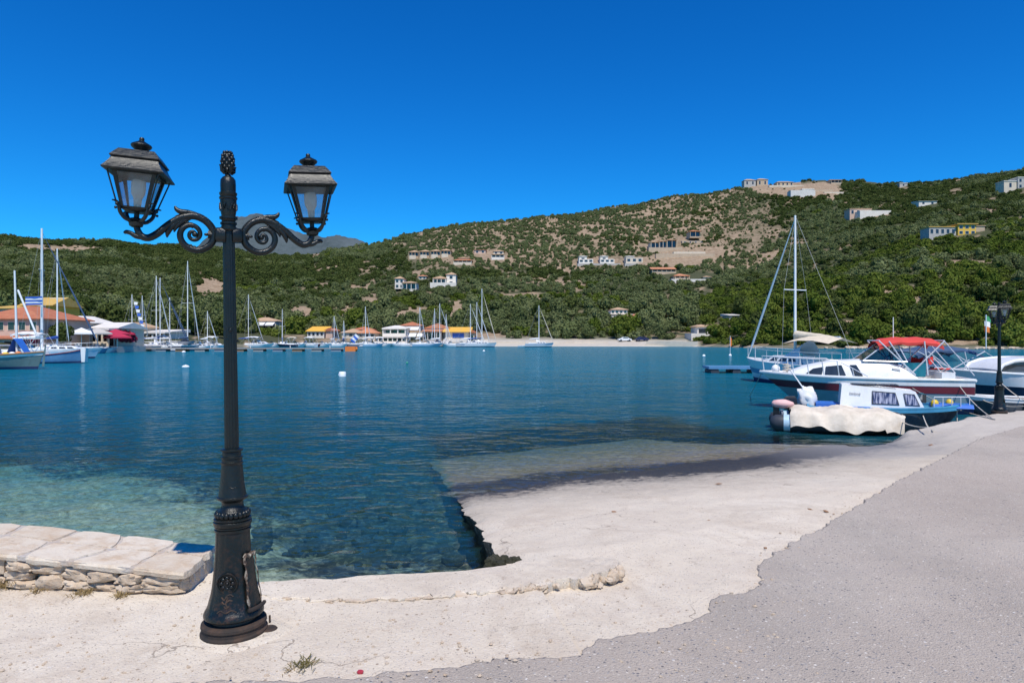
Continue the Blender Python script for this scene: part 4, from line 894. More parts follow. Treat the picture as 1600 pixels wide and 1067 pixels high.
# ------------------------------------------------------------------ boats
def hull_stations(L, B, H, bowH, D, rake, tr, n=16, pw=2.2):
    out = []
    for i in range(n+1):
        t = i/n; t = t if i < n else .999
        f = tr+(1-tr)*math.sin(min(t/.5, 1)*math.pi/2) if t < .5 else (1-((t-.5)/.5)**pw)**.85
        s = H+(bowH-H)*t**2.2; dd = D*(1-float(sstep(.72, 1, t)))+.02
        b = B/2*f; x0 = -L/2+L*t; k = float(sstep(.5, 1, t)); sec = []
        for fy, fz in ((1, 1), (.985, .8), (.965, .6), (.93, .38), (.88, .16), (.80, 0), (.5, None), (0, -1)):
            z = s*fz if fz is not None and fz >= 0 else (-dd*.62 if fz is None else -dd)
            flare = 1-(.35*k*(1-max(z, 0)/s))
            sec.append((x0-rake*k*(1-z/s), b*fy*flare, z))
        out.append(sec)
    return out
def hull(root, L, B, H, bowH, D=.35, rake=.6, tr=.82, mat='gelcoat', stripe=None, rail='gelcoat', deck='gelcoat', low=None, pw=2.2, deck_drop=.03, n=16, railr=.03):
    S = hull_stations(L, B, H, bowH, D, rake, tr, n, pw)
    rings = [[*sec, *[(x, -y, z) for x, y, z in reversed(sec[:-1])]] for sec in S]
    m = MB(); m.loft(rings, closed=False, cap=False); k = len(rings[0]); m.f.append(tuple(range(k)))
    m.build('hull', mat, root, 50)
    m = MB(); dk = [[(s[0][0], s[0][1]*.97, s[0][2]-deck_drop), (s[0][0], 0, s[0][2]-deck_drop+.02), (s[0][0], -s[0][1]*.97, s[0][2]-deck_drop)] for s in S]
    m.loft(dk, closed=False, cap=False); m.build('deck', deck, root, 40)
    m = MB(); path = [Vector((s[0][0], s[0][1], s[0][2])) for s in S]; m.tube(path, railr, 6); m.tube([Vector((p.x, -p.y, p.z)) for p in path], railr, 6); m.tube([path[0], Vector((path[0].x, -path[0].y, path[0].z))], railr, 6)
    m.build('gunwale', rail, root, 60)
    def band(i0, i1, nm, mt, off=.012):
        m = MB()
        for sg in (1, -1):
            m.loft([[(s[i][0]+off*.7, sg*(s[i][1]+off), s[i][2]) for i in range(i0, i1+1)] for s in S], closed=False, cap=False)
        m.loft([[(S[0][i][0]-off, sg*S[0][i][1], S[0][i][2]) for i in range(i0, i1+1)] for sg in (1, -1)], closed=False, cap=False)
        m.build(nm, mt, root, 50)
    if stripe: band(stripe[1], stripe[2], 'stripe', stripe[0])
    if low: band(4, 5, 'boot_stripe', low, .01)
    return S
def sheer(S, x):
    xs = [s[0][0] for s in S]; return float(np.interp(x, xs, [s[0][2] for s in S])), float(np.interp(x, xs, [s[0][1] for s in S]))
def cabin(root, x0, x1, w, z0, h, mat='gelcoat', fr=.5, bk=.2, win=True, taper=.12, name='cabin', wm='window_glass', nwin=2, wf=(.38, .78)):
    m = MB(); a = w/2; b = a-taper
    m.add([(x0, -a, z0), (x1, -a*.75, z0), (x1, a*.75, z0), (x0, a, z0), (x0+bk, -b, z0+h), (x1-fr, -b*.75, z0+h), (x1-fr, b*.75, z0+h), (x0+bk, b, z0+h)], [(3, 2, 1, 0), (4, 5, 6, 7), (0, 1, 5, 4), (1, 2, 6, 5), (2, 3, 7, 6), (3, 0, 4, 7)])
    c = m.build(name, mat, root)
    if win:
        for sg in (-1, 1):
            for i in range(nwin):
                f0 = .06+.9*i/nwin; f1 = .06+.9*(i+1)/nwin-.06
                def pt(f, g):
                    xa = x0+bk*g+(x1-fr*g-x0-bk*g)*f; ww = (a+(a*.75-a)*f)*(1-g)+(b+(b*.75-b)*f)*g; return (xa, sg*(ww+.012), z0+h*g)
                g0, g1 = wf; m = MB(); m.add([pt(f0, g0), pt(f1, g0), pt(f1-.02, g1), pt(f0+.02, g1)], [(0, 1, 2, 3)])
                o = m.build('window', wm, c)
    return c
def sailboat(label, px, Y, rz, L=9, mast=12, hm='gelcoat', stripe=None, cover='blue_canvas', jib='white_canvas', mx=.05, group=None, detail=0, mastpx=None, low='antifoul', dodger=None, jibr=.07, mr=.085, zoff=0.0, spread=1):
    p = P(px, 530, Y); p.z = zoff; r = thing('sailboat', label, 'sailboat', p, rz, group); B = L*.31; H = .75+L*.025
    S = hull(r, L, B, H, H*1.28, .5, L*.08, .72, hm, stripe, 'gelcoat', 'gelcoat', low, n=12)
    cabin(r, -L*.1, L*.27, B*.58, H-.02, .45, fr=.7, nwin=3)
    MB().box(-L*.38, -L*.12, -B*.22, B*.22, H-.028, H+.22).build('cockpit_coaming', 'gelcoat', r)
    mp = L*mx; m = MB(); m.tube([(mp, 0, H), (mp, 0, mast)], [mr, mr*.7], 8); ma = m.build('mast', 'mast_white', r, 60)
    for i in range(spread):
        zz = H+(mast-H)*(.5+.0*i) if spread == 1 else H+(mast-H)*(.36+.3*i)
        MB().tube([(mp, -B*.32, zz), (mp, B*.32, zz)], .03, 6).build('spreader', 'mast_white', ma)
    m = MB(); m.tube([(mp, 0, H+1.25), (-L*.36, 0, H+1.3)], .06, 8); bo = m.build('boom', 'alu', r, 60)
    path = [(mp-.1-(L*.32)*i/8, .03*math.sin(i*2), H+1.42-.02*i+.03*math.sin(i*3.1)) for i in range(9)]
    MB().tube(path, [.22, .21, .19, .18, .17, .16, .14, .12, .08], 8).build('sail_cover', cover, bo, 70)
    bow = (L*.49, 0, S[-1][0][2]); top = (mp+.05, 0, mast*.97)
    jb = [Vector(bow)+(Vector(top)-Vector(bow))*f for f in (0, .04, .1, .4, .8, .93, 1)]
    MB().tube(jb, [.015, .02, jibr, jibr, jibr*.6, .02, .015], 8).build('furled_jib', jib, r, 60)
    m = MB(); rr = .005+Y*.00005
    m.tube([(mp, 0, mast), (-L*.49, 0, H)], rr, 4)
    for sg in (-1, 1): m.tube([(mp, 0, mast*.98), (mp, sg*B*.32, H+(mast-H)*.5), (mp-.2, sg*B*.47, H)], rr, 4)
    m.build('rigging', 'wire', r)
    m = MB()
    for sg in (-1, 1):
        pts = []
        for i in range(7):
            xx = -L*.47+L*.92*i/6; zz, bb = sheer(S, xx); pts.append((xx, sg*bb*.95, zz+.6)); m.tube([(xx, sg*bb*.95, zz), (xx, sg*bb*.95, zz+.6)], .015, 5)
        m.tube(pts, .012+Y*.00003, 5)
    m.build('guard_rail', 'steel', r)
    if dodger:
        m = MB(); ring = []
        for i in range(7):
            a = math.pi*i/6; ring.append([(-L*.1-.05, B*.3*math.cos(a), H+.4+.75*math.sin(a)), (-L*.1+.9, B*.27*math.cos(a), H+.4+.2*math.sin(a))])
        m.loft(ring, closed=False, cap=False); m.build('spray_hood', dodger, r, 50)
    return r, S
def outboard(root, x, y, z, mat='black_plastic', s=1.0, tilt=0):
    M = Matrix.Translation((x, y, z)) @ Matrix.Rotation(tilt, 4, 'Y') @ Matrix.Scale(s, 4)
    m = MB(); m.loft([[(-.25, -.14, .25), (.12, -.14, .25), (.12, .14, .25), (-.25, .14, .25)], [(-.32, -.17, .38), (.16, -.17, .36), (.16, .17, .36), (-.32, .17, .38)], [(-.3, -.16, .58), (.14, -.16, .6), (.14, .16, .6), (-.3, .16, .58)], [(-.2, -.1, .68), (.06, -.1, .7), (.06, .1, .7), (-.2, .1, .68)]], M=M)
    o = m.build('outboard_engine', mat, root, 40)
    MB().loft([[(-.16, -.06, .25), (.0, -.06, .25), (.0, .06, .25), (-.16, .06, .25)], [(-.16, -.04, -.4), (-.02, -.04, -.4), (-.02, .04, -.4), (-.16, .04, -.4)], [(-.22, -.02, -.7), (-.06, -.02, -.7), (-.06, .02, -.7), (-.22, .02, -.7)]], M=M).build('engine_leg', 'black_plastic', o)
    return o
def motorboat(label, px, Y, rz, L=6, hm='gelcoat', stripe=None, top=None, group=None, low=None, ws=True, eng='black_plastic', name='motorboat', ch=.5):
    p = P(px, 530, Y); p.z = 0; r = thing(name, label, 'motorboat', p, rz, group); B = L*.36; H = .55+L*.03
    S = hull(r, L, B, H, H*1.35, .3, L*.14, .85, hm, stripe, 'gelcoat', 'gelcoat', low, n=12)
    cabin(r, -L*.02, L*.34, B*.66, H, ch, fr=L*.16, bk=.1, nwin=2)
    MB().box(-L*.4, -L*.03, -B*.3, B*.3, H-.02, H+.3, tx=.05, ty=.05).build('seat', 'white_canvas', r)
    if ws:
        m = MB(); a = B*.33; m.add([(L*.06, -a, H+ch), (L*.06, a, H+ch), (-L*.02, a*.9, H+ch+.45), (-L*.02, -a*.9, H+ch+.45), (-L*.14, -a, H+ch+.1), (-L*.14, a, H+ch+.1)], [(0, 1, 2, 3), (0, 3, 4), (1, 5, 2)]); m.build('windscreen', 'windscreen', r)
    if top: bimini(r, -L*.36, L*.02, B*.8, H+.1, 1.9, top)
    if eng: outboard(r, -L*.52, 0, H-.15, eng)
    return r, S
def bimini(root, x0, x1, w, z0, h, mat, poles=True, lift=0.12):
    n = 9; ring = []
    for i in range(n+1):
        f = i/n; x = x0+(x1-x0)*f; sag = lift*math.sin(math.pi*f)*1.0-.03*abs(math.sin(3*math.pi*f)); row = []
        for j in range(7):
            g = j/6*2-1; row.append((x, g*w/2, z0+h+sag-.16*abs(g)**3-(.12 if i in (0, n) else 0)))
        ring.append(row)
    m = MB(); m.loft(ring, closed=False, cap=False); m.loft([[(a, b, c-.02) for a, b, c in q] for q in ring], closed=False, cap=False)
    for sg in (0, 6): m.loft([[ring[i][sg], (ring[i][sg][0], ring[i][sg][1], ring[i][sg][2]-.07-.02*math.sin(i*1.7))] for i in range(n+1)], closed=False, cap=False)
    o = m.build('canopy', mat, root, 40)
    if poles:
        m = MB(); xm = (x0+x1)/2
        for sg in (-1, 1):
            y = sg*w/2
            for xt, xb in ((x0, xm+.05), (x1, xm-.1), (xm+.35*(x1-x0), xm), (x0+.3*(x1-x0), xm-.25*(x1-x0))):
                m.tube([(xt, y, z0+h-.1), (xb, y*1.03, z0)], .022, 6)
            m.tube([(x0, y, z0+h-.1), (x0-.75*(x1-x0)*.6, y, z0)], .015, 5)
        for xt in (x0, x1): m.tube([(xt, -w/2, z0+h-.08), (xt, w/2, z0+h-.08)], .02, 6)
        m.build('canopy_frame', 'steel', o, 60)
    return o
def flag(label, p, h, cols, w=.45, hh=.6, rz=0, vertical=False):
    r = thing('flag', label, 'flag', p, rz); MB().tube([(0, 0, 0), (0, 0, h)], .02, 6).build('pole', 'steel', r)
    n = len(cols)
    for i, c in enumerate(cols):
        m = MB(); ring = []
        for j in range(7):
            f = j/6
            if vertical: xx, z0, z1 = w*f, h-hh*(i+1)/n, h-hh*i/n; yy = .06*math.sin(f*6+i); ring.append([(xx, yy, z0-.1*f), (xx, yy+.01, z1-.1*f)])
            else: xa = w*(i+f)/n; yy = .06*math.sin(xa*9); ring.append([(xa, yy, h-hh-.2*xa), (xa, yy+.01, h-.2*xa)])
        m.loft(ring, closed=False, cap=False); m.build('flag_cloth', c, r, 50)
    return r
def rope(label, a, b, sag=.15, r=.012, mat='rope', name='mooring_rope', group='mooring ropes'):
    a = Vector(a); b = Vector(b); pts = [a+(b-a)*f+Vector((0, 0, -sag*4*f*(1-f))) for f in [i/10 for i in range(11)]]
    return tag(MB().tube(pts, r, 6).build(name, mat, None, 60), label, 'rope', group)

# ---- boats at the right quay
def hold(px, Y): q = P(px, 530, Y); q.z = 0; return q
# white cabin cruiser with a maroon band, bow to the left
pb = P(1188, 530, 21.8); ps = P(1506, 530, 20.2); ang = math.atan2(pb.y-ps.y, pb.x-ps.x); Lc = (pb.xy-ps.xy).length
mid = (pb+ps)/2; mid.z = 0
cr = thing('cabin_cruiser', 'white cabin cruiser with maroon band and red canopy moored behind the small boats', 'motorboat', mid, ang)
S = hull(cr, Lc, 2.2, .98, 1.12, .4, 1.25, .86, 'hull_teal', ('maroon', 1, 2), 'gelcoat', 'gelcoat', 'antifoul', pw=2.6, n=22, railr=.05)
m = MB()                                                   # white topside strake over the band
for sg in (1, -1): m.loft([[(s[0][0]+.01, sg*(s[0][1]+.016), s[0][2]+.002), (s[1][0]+.01, sg*(s[1][1]+.018), s[1][2]+.02)] for s in S], closed=False, cap=False)
m.build('topside_strake', 'gelcoat', cr, 50)
x1 = Lc*.33; x0 = -Lc*.02                                  # long fore cabin with raked front
ring = []
for xx, h, w in ((Lc*.36, .03, .5), (Lc*.27, .25, .62), (Lc*.14, .44, .76), (.0, .50, .82), (-Lc*.12, .50, .84), (-Lc*.2, .33, .84), (-Lc*.25, .06, .84)):
    zz, bb = sheer(S, xx); ring.append([(xx, -w*1.08, zz-.03), (xx, -w*.98, zz+h*.78), (xx, -w*.85, zz+h*.97), (xx, 0, zz+h+.04), (xx, w*.85, zz+h*.97), (xx, w*.98, zz+h*.78), (xx, w*1.08, zz-.03)])
m = MB(); m.loft(ring, closed=False, cap=False); m.f.append(tuple(range(6*7, 7*7))); cab = m.build('fore_cabin', 'gelcoat', cr, 45)
for sg in (-1, 1):                                          # black side windows: wedge, long, short
    def cp(xx, g):
        ks = sorted(ring, key=lambda rw: rw[0][0]); q0 = [rw[0][0] for rw in ks]
        def at(j): return Vector([float(np.interp(xx, q0, [rw[j][c] for rw in ks])) for c in range(3)])
        p0, p1, p2 = at(0), at(1), at(2); v = p0.lerp(p1, g/.55) if g < .55 else p1.lerp(p2, (g-.55)/.45)
        return (v.x, (v.y-.02)*(1 if sg < 0 else -1), v.z+.004)
    for q in ([(Lc*.285, .1), (Lc*.20, .1), (Lc*.19, .53), (Lc*.24, .5)], [(Lc*.185, .1), (Lc*.085, .1), (Lc*.105, .54), (Lc*.18, .53)], [(Lc*.05, .1), (Lc*.005, .1), (Lc*.035, .54), (Lc*.067, .54)]):
        MB().add([cp(*a) for a in q], [(0, 1, 2, 3)]).build('window', 'window_glass', cab)
    MB().add([cp(-Lc*.13, .4), cp(-Lc*.17, .4), cp(-Lc*.165, .75), cp(-Lc*.13, .8)], [(0, 1, 2, 3)]).build('vent_grille', 'rubber_grey', cab)
zz = sheer(S, 0)[0]
m = MB(); a = .78; zc = zz+.50
fr_ = [(.02, -a, zc), (.02, a, zc), (-.62, a*.8, zc+.5), (-.62, -a*.8, zc+.5), (-1.15, -a*1.05, zc-.02), (-1.15, a*1.05, zc-.02), (-.95, -a*.9, zc+.45), (-.95, a*.9, zc+.45)]
m.add(fr_, [(0, 1, 2, 3), (0, 3, 6, 4), (1, 5, 7, 2)]); ws = m.build('windscreen', 'windscreen', cr)
m = MB()
for i, j in ((0, 1), (1, 2), (2, 3), (3, 0), (3, 6), (2, 7), (6, 4), (7, 5), (0, 4), (1, 5)): m.tube([fr_[i], fr_[j]], .02, 6)
m.build('windscreen_frame', 'alu', ws, 60)
st_ = MB(); st_.tube([(-1.0+.0*i, -.35+.19*math.cos(i*.5236), zc+.2+.19*math.sin(i*.5236)) for i in range(13)], .014, 6)
for i in range(3): st_.tube([(-1.0, -.35, zc+.2), (-1.0, -.35+.19*math.cos(i*2.09), zc+.2+.19*math.sin(i*2.09))], .01, 5)
st_.build('steering_wheel', 'black_plastic', cr, 60)
MB().box(-1.0, -.62, -.6, .6, zz+.1, zz+.52, tx=.05).build('dashboard', 'rubber_grey', cr)
MB().box(-Lc*.42, -Lc*.36, -.8, .8, zz-.02, zz+.18).build('stern_bench', 'gelcoat', cr)
m = MB(); m.box(-Lc*.5-.55, -Lc*.5-.02, -.75, .75, .2, .27); m.box(-Lc*.5-.5, -Lc*.5-.1, -.7, .7, .14, .199); m.build('swim_platform', 'gelcoat', cr)
MB().box(-Lc*.5-.03, -Lc*.5-.005, -.85, .85, .62, .86).build('transom_band', 'crimson', cr)
m = MB()                                                   # side and bow rails
for sg in (-1, 1):
    pts = []
    for i in range(8):
        xx = Lc*.48-Lc*.5*i/7; zq_, bb = sheer(S, xx); y_ = sg*max(.05, bb-.05); hgt = .5 if i < 6 else .5-.22*(i-5); pts.append((xx+.06, y_, zq_+hgt)); m.tube([(xx, y_, zq_), (xx+.06, y_, zq_+hgt)], .014, 6)
    m.tube(pts, .016, 6)
m.build('bow_rail', 'steel', cr, 60)
bimini(cr, -2.1, -.42, 1.6, zz+.1, 1.08, 'red_canvas', lift=.04)
rd = MB(); rd.tube([(-.9, .3, zc+.4), (-.9, .3, zc+1.3)], .012, 5); rd.build('aerial', 'mast_white', cr)
m = MB(); m.ball((Lc*.42, .1, 1.22), (.13, .13, .13)); m.build('white_fender', 'buoy', cr, 60)
MB().tube([(Lc*.36+.12*math.cos(i*.9), .0+.12*math.sin(i*.9), 1.1+.012*i) for i in range(24)], .02, 6).build('rope_coil', 'rope', cr, 60)
def on_cruiser(x_, y_, z_): return cr.matrix_basis @ Vector((x_, y_, z_))
bpy.context.view_layer.update()
def fchair(label, loc, rz):
    r = thing('folding_chair', label, 'chair', loc, rz, 'red folding chairs on the cruiser')
    MB().loft([[(-.22, y_, .27-.05*math.cos(y_*6)), (.2, y_, .28-.05*math.cos(y_*6))] for y_ in (-.24, -.12, 0, .12, .24)], closed=False, cap=False).build('seat', 'red_cloth', r, 50)
    m = MB(); m.loft([[(-.25-.04*math.cos(y_*6), y_, .36+.05*abs(y_)/.24), (-.28-.04*math.cos(y_*6), y_, .56+.06*abs(y_)/.24)] for y_ in (-.24, -.12, 0, .12, .24)], closed=False, cap=False); m.build('backrest', 'red_cloth', r, 50)
    for sg in (-1, 1):
        MB().tube([(-.24, sg*.24, 0), (.2, sg*.24, .28)], .014, 6).build('leg', 'alu', r); MB().tube([(.2, sg*.245, 0), (-.27, sg*.245, .6)], .014, 6).build('leg', 'alu', r)
fchair('red folding chair on the cruiser nearer its cabin', on_cruiser(-Lc*.27, -.35, zz-.02), ang+.6); fchair('red folding chair at the stern of the cruiser', on_cruiser(-Lc*.40, -.1, zz+.0), ang+2.6)
m = MB(); m.loft([[(-.3+.1*i, .04*math.sin(i*2), .0), (-.3+.1*i, .05*math.sin(i*2.2+1), .42)] for i in range(7)], closed=False, cap=False)
o = m.build('towel', 'teal_cloth', None, 50); o.location = on_cruiser(-Lc*.26, .25, zz+.02); o.rotation_euler = (0, 0, ang); tag(o, 'teal towel hanging in the cockpit of the cruiser', 'towel')
# boat with the faded navy canopy, behind
r, S2 = motorboat('white open boat with faded navy canopy behind the cruiser', 1450, 26.5, R(185), 5.6, top=None, eng=None)
bimini(r, -1.6, 1.05, 1.8, 1.0, .78, 'navy_canvas')
# sailboat with the tall white mast
r, S3 = sailboat('white sailboat with tall mast and blue band moored behind the cruiser', 1246, 33, R(112), 7.0, 8.15, 'gelcoat', ('hull_blue', 2, 3), 'cream_canvas', 'mast_white', mx=.02, jibr=.055, mr=.07, dodger='gelcoat', spread=1)
m = MB(); m.loft([[(-2.7+.9*i, -.9, 1.95+.16*math.sin(i*1.05)), (-2.7+.9*i, 0, 2.2+.16*math.sin(i*1.05)), (-2.7+.9*i, .9, 1.95+.16*math.sin(i*1.05))] for i in range(4)], closed=False, cap=False); m.build('awning', 'cream_canvas', r, 50)
# floating platform on the left of the cruiser
p = hold(1155, 44); r = thing('floating_platform', 'dark floating platform in open water left of the moored sailboat', 'pontoon', (p.x+1.5, 44, 0), R(-4))
MB().box(-3.6, 4.2, -1, 1, .26, .42).build('deck_slab', 'hull_blue', r)
for i in range(6): MB().tube([(-3.2+1.35*i, -.95, .08), (-3.2+1.35*i, .95, .08)], .26, 10).build('float', 'rubber', r, 50)
# white cabin boat with navy hull, cut by the right edge
p = hold(1612, 22.5); r = thing('cabin_boat', 'white cabin boat with navy hull band at the right edge', 'motorboat', p, R(178)); Lr = 6.2
S4 = hull(r, Lr, 2.3, .95, 1.2, .4, .9, .85, 'hull_navy', ('gelcoat', 0, 2), 'gelcoat', 'gelcoat', None, n=18, railr=.04)
cabin(r, -.6, 1.7, 1.7, 1.0, .28, fr=.9, bk=.1, win=False)
m = MB(); ring = []
for x_, h in ((1.62, .2), (1.5, .38), (1.15, .53), (.55, .6), (-.1, .61), (-.6, .59)): ring.append([(x_, -.85, 1.2+h*.0), (x_-.02, -.84, 1.0+h*.86), (x_-.05, 0, 1.0+h), (x_-.02, .84, 1.0+h*.86), (x_, .85, 1.2)])
top_ = [[q for q in rr[1:4]] for rr in ring]; m.loft(top_, closed=False, cap=False); m.loft([[(a, b, c-.06) for a, b, c in q] for q in top_], closed=False, cap=False)
for sg in (1, 3): m.tube([rr[sg] for rr in ring], .06, 8)
for xx in (ring[0], ring[-1]): m.tube([xx[1], (xx[1][0]-.05, xx[1][1], 1.0)], .06, 8); m.tube([xx[3], (xx[3][0]-.05, xx[3][1], 1.0)], .06, 8)
m.build('hardtop', 'gelcoat', r, 50)
m = MB()
for sg in (-.83, .83): m.add([(1.5, sg, 1.12), (-.5, sg, 1.12), (-.5, sg, 1.47), (.6, sg, 1.49), (1.2, sg, 1.42)], [(0, 1, 2, 3, 4)])
m.add([(1.6, -.8, 1.12), (1.6, .8, 1.12), (1.2, .8, 1.44), (1.2, -.8, 1.44)], [(0, 1, 2, 3)]); m.build('windscreen', 'windscreen', r)
m = MB(); m.loft([[(-.7, -.8, 1.0), (-.7, .8, 1.0)], [(-.95, -.8, 1.6), (-.95, .8, 1.6)], [(-1.35, -.8, 1.56), (-1.35, .8, 1.56)], [(-1.7, -.8, 1.0), (-1.7, .8, 1.0)]], closed=False, cap=False); m.f.append((0, 2, 4, 6)); m.f.append((1, 3, 5, 7)); m.build('seat_back', 'white_canvas', r, 30)
MB().tube([(-.3, .4, 1.6), (-.45, .4, 2.2)], .02, 5).build('aerial', 'mast_white', r)
# small white tender and grey boat between cruiser and lamp
p = hold(1560, 19.6); r = thing('tender', 'small white tender with grey hull behind the right street lamp', 'boat', p, R(171)); S5 = hull(r, 2.9, 1.3, .45, .6, .2, .5, .85, 'hull_dark', ('gelcoat', 0, 1), 'gelcoat', 'gelcoat', None, n=14, deck_drop=.12); MB().box(-.9, -.5, -.5, .5, .34, .46).build('thwart', 'wood_grey', r); MB().box(.1, .4, -.55, .55, .36, .48).build('thwart', 'wood_grey', r)
for i in range(2): MB().ball((-.4-.5*i, .66, .28), (.08, .08, .22)).build('fender', 'rubber', r, 60)
flag('green white and orange flag on a pole behind the cabin boat', P(1541, 545, 25), 1.25, ['flag_green', 'buoy', 'orange'], .32, .62, .6, vertical=True)
# small blue boat with white cabin, bow to the quay
pbw = hold(1508, 15.9); pst = hold(1262, 17.2); ang2 = math.atan2(pbw.y-pst.y, pbw.x-pst.x); L2 = (pbw-pst).length; md_ = (pbw+pst)/2
bb_ = thing('cabin_boat', 'small dark hulled boat with white curtained cabin and blue deck', 'motorboat', md_, ang2)
S6 = hull(bb_, L2, 1.5, .50, .62, .25, .45, .88, 'hull_dark', None, 'deck_blue', 'deck_blue', None, n=18, railr=.035, pw=3.0)
for sg in (-1,):
    m = MB(); m.loft([[(s[0][0], s[0][1]+.03, s[0][2]-.02), (s[0][0], s[0][1]+.035, s[0][2]-.09)] for s in S6], closed=False, cap=False); m.loft([[(s[0][0], -s[0][1]-.03, s[0][2]-.02), (s[0][0], -s[0][1]-.035, s[0][2]-.09)] for s in S6], closed=False, cap=False); m.build('rubbing_strake', 'deck_blue', bb_, 50)
m = MB(); m.add([(-.98, -.55, .5), (.82, -.52, .5), (.82, .52, .5), (-.98, .55, .5), (-.93, -.48, 1.06), (.62, -.44, .93), (.62, .44, .93), (-.93, .48, 1.06)], [(3, 2, 1, 0), (4, 5, 6, 7), (0, 1, 5, 4), (1, 2, 6, 5), (2, 3, 7, 6), (3, 0, 4, 7)]); cab = m.build('cabin', 'gelcoat', bb_)
def sidept(f, g, sg): return (-.98+.05*g+(1.8-.2*g)*f, sg*((.55-.07*g)*(1-f)+(.52-.08*g)*f+.01), .5+(.56*(1-f)+.43*f)*g)
for sg in (-1, 1):
    for f0, f1 in ((.40, .70), (.80, .94)):
        fr2 = MB().add([sidept(f0-.015, .22, sg), sidept(f1+.015, .22, sg), sidept(f1+.0, .84, sg), sidept(f0-.0, .84, sg)], [(0, 1, 2, 3)]).build('window', 'rubber', cab)
        MB().add([tuple(a+b for a, b in zip(sidept(*q, sg), (0, sg*.006, 0))) for q in ((f0, .27), (f1, .27), (f1-.008, .79), (f0+.008, .79))], [(0, 1, 2, 3)]).build('pane', 'curtain_glass', fr2)
m = MB()
for i in range(9):
    f = .11+.016*i; a_ = sidept(f, .6+.03*(i % 3 == 0), -1); b_ = sidept(f+.010, .6, -1); c_ = sidept(f+.010, .68, -1); d_ = sidept(f+.002, .68+.04*(i % 4 == 0), -1)
    m.add([(q[0], q[1]-.006, q[2]) for q in (a_, b_, c_, d_)], [(0, 1, 2, 3)])
m.build('lettering', 'rubber_grey', cab)
MB().box(.78, .86, -.3, .3, .66, .86).build('front_window', 'window_glass', cab)
MB().box(-1.02, .9, -.6, .6, .502, .545).build('cabin_trim', 'bright_blue', bb_)
m = MB(); m.box(-.7, .3, -.25, .25, 1.03, 1.06); m.build('roof_rack', 'black_plastic', cab)
m = MB(); m.ball((-L2/2-.02, .1, .68), (.25, .2, .33), 22, 16, fn=lambda d: (abs(d[0])**3+abs(d[1])**3+abs(d[2])**3)**(-1/3)*(.86+.09*math.sin(9*d[0]+5*d[2])+.07*math.sin(13*d[1]+7*d[2]+1)+.05*math.sin(21*d[0]-11*d[2])-.1*d[2])); m.build('wrapped_engine', 'white_canvas', bb_, 80)
outboard(bb_, -L2/2-.35, -.15, .2, 'black_plastic', .75)
MB().tube([(-L2*.5+.1, .2, .6), (-L2*.62, .35, 1.35)], .018, 6).build('boat_hook', 'mast_white', bb_)
for i in range(5):
    f = i/4; xx = .98+.75*f; MB().tube([(xx, -.52+.3*f, .58), (xx, -.52+.3*f, .82)], .01, 5).build('rail_post', 'steel', bb_)
MB().tube([(.98+.75*i/4, -.52+.3*i/4, .82) for i in range(5)], .012, 5).build('rail', 'steel', bb_)
for i in range(2): MB().ball((1.05+.35*i, -.15+.3*i, .64), (.085, .085, .1)).build('float', 'yellow', bb_, 60)
MB().box(1.0, 1.8, -.35, .35, .56, .64, ty=.1).build('blue_tarp', 'bright_blue', bb_)
MB().box(-1.5, -1.05, -.4, .4, .5, .58).build('engine_hatch', 'bright_blue', bb_)
# covered inflatable dinghy in front
pa = hold(1222, 16.4); pe = hold(1398, 15.6); ang3 = math.atan2(pe.y-pa.y, pe.x-pa.x); L3 = (pe-pa).length; md3 = (pa+pe)/2
dg = thing('inflatable_dinghy', 'grey inflatable dinghy under a cream tarpaulin at the slipway', 'dinghy', md3, ang3)
m = MB()
h_ = L3/2; tubes = [(-h_-.28, .42, .17), (-h_, .44, .2), (0, .48, .2), (h_*.55, .42, .22), (h_*.85, .24, .27), (h_+.02, 0, .3)]
path = [Vector((a, b, c)) for a, b, c in tubes]+[Vector((a, -b, c)) for a, b, c in reversed(tubes[:-1])]
sp = smooth_path(path, 4); rr = [.19]*len(sp); rr[0] = rr[-1] = .04; rr[1] = rr[-2] = .1; rr[2] = rr[-3] = .15
m.tube(sp, rr, 14); m.build('inflatable_tube', 'rubber', dg, 60)
m = MB(); m.box(-h_*.92, h_*.6, -.36, .36, .02, .12); m.build('floor', 'rubber_grey', dg); MB().box(-h_-.02, -h_+.03, -.4, .4, .05, .42).build('transom', 'rubber_grey', dg)
for sg in (-1, 1): MB().tube([(-h_+.02, sg*.44, .2), (-h_+.16, sg*.445, .2)], .198, 14).build('patch_band', 'gelcoat_blue', dg, 60)
ring = []; nx = 70                                          # lumpy tarpaulin
for i in range(nx+1):
    f = i/nx; xx = -h_*.86+(h_*2.0)*f; wv = float(np.interp(f, [0, .1, .6, .85, 1], [.70, .80, .80, .68, .3])); row = []
    tz = .50+.05*math.sin(f*3)+.03*math.sin(f*17)-.14*max(0, f-.75)*4*.5
    for j in range(17):
        g = j/16*2-1; a = abs(g)
        zz_ = (tz*(1-a**5)+.27*a**5)-.05*math.sin(f*23+g*7)*a*.5+.014*math.sin(f*37+g*9)+.008*math.sin(f*70+g*23)+.03*abs(math.sin(f*13+g*3))*a
        if a > .9: zz_ = .12+.06*math.sin(f*9)+.03*math.sin(f*31)-(.1 if f > .8 else 0)
        row.append((xx+.02*math.sin(g*9+f*20), g*wv*(1+.03*math.sin(f*29+j)), zz_))
    ring.append(row)
m = MB(); m.loft(ring, closed=False, cap=False); m.build('tarpaulin', 'tarp', dg, 60)
m = MB(); m.ball((-h_-.0, 0, .60), (.26, .13, .11), 14, 8, fn=lambda d: 1+.06*math.sin(8*d[0])); o = m.build('engine_cover', 'pink', dg, 70)
MB().box(-h_-.2, -h_-.06, -.05, .05, -.35, .55).build('engine_leg', 'black_plastic', dg)
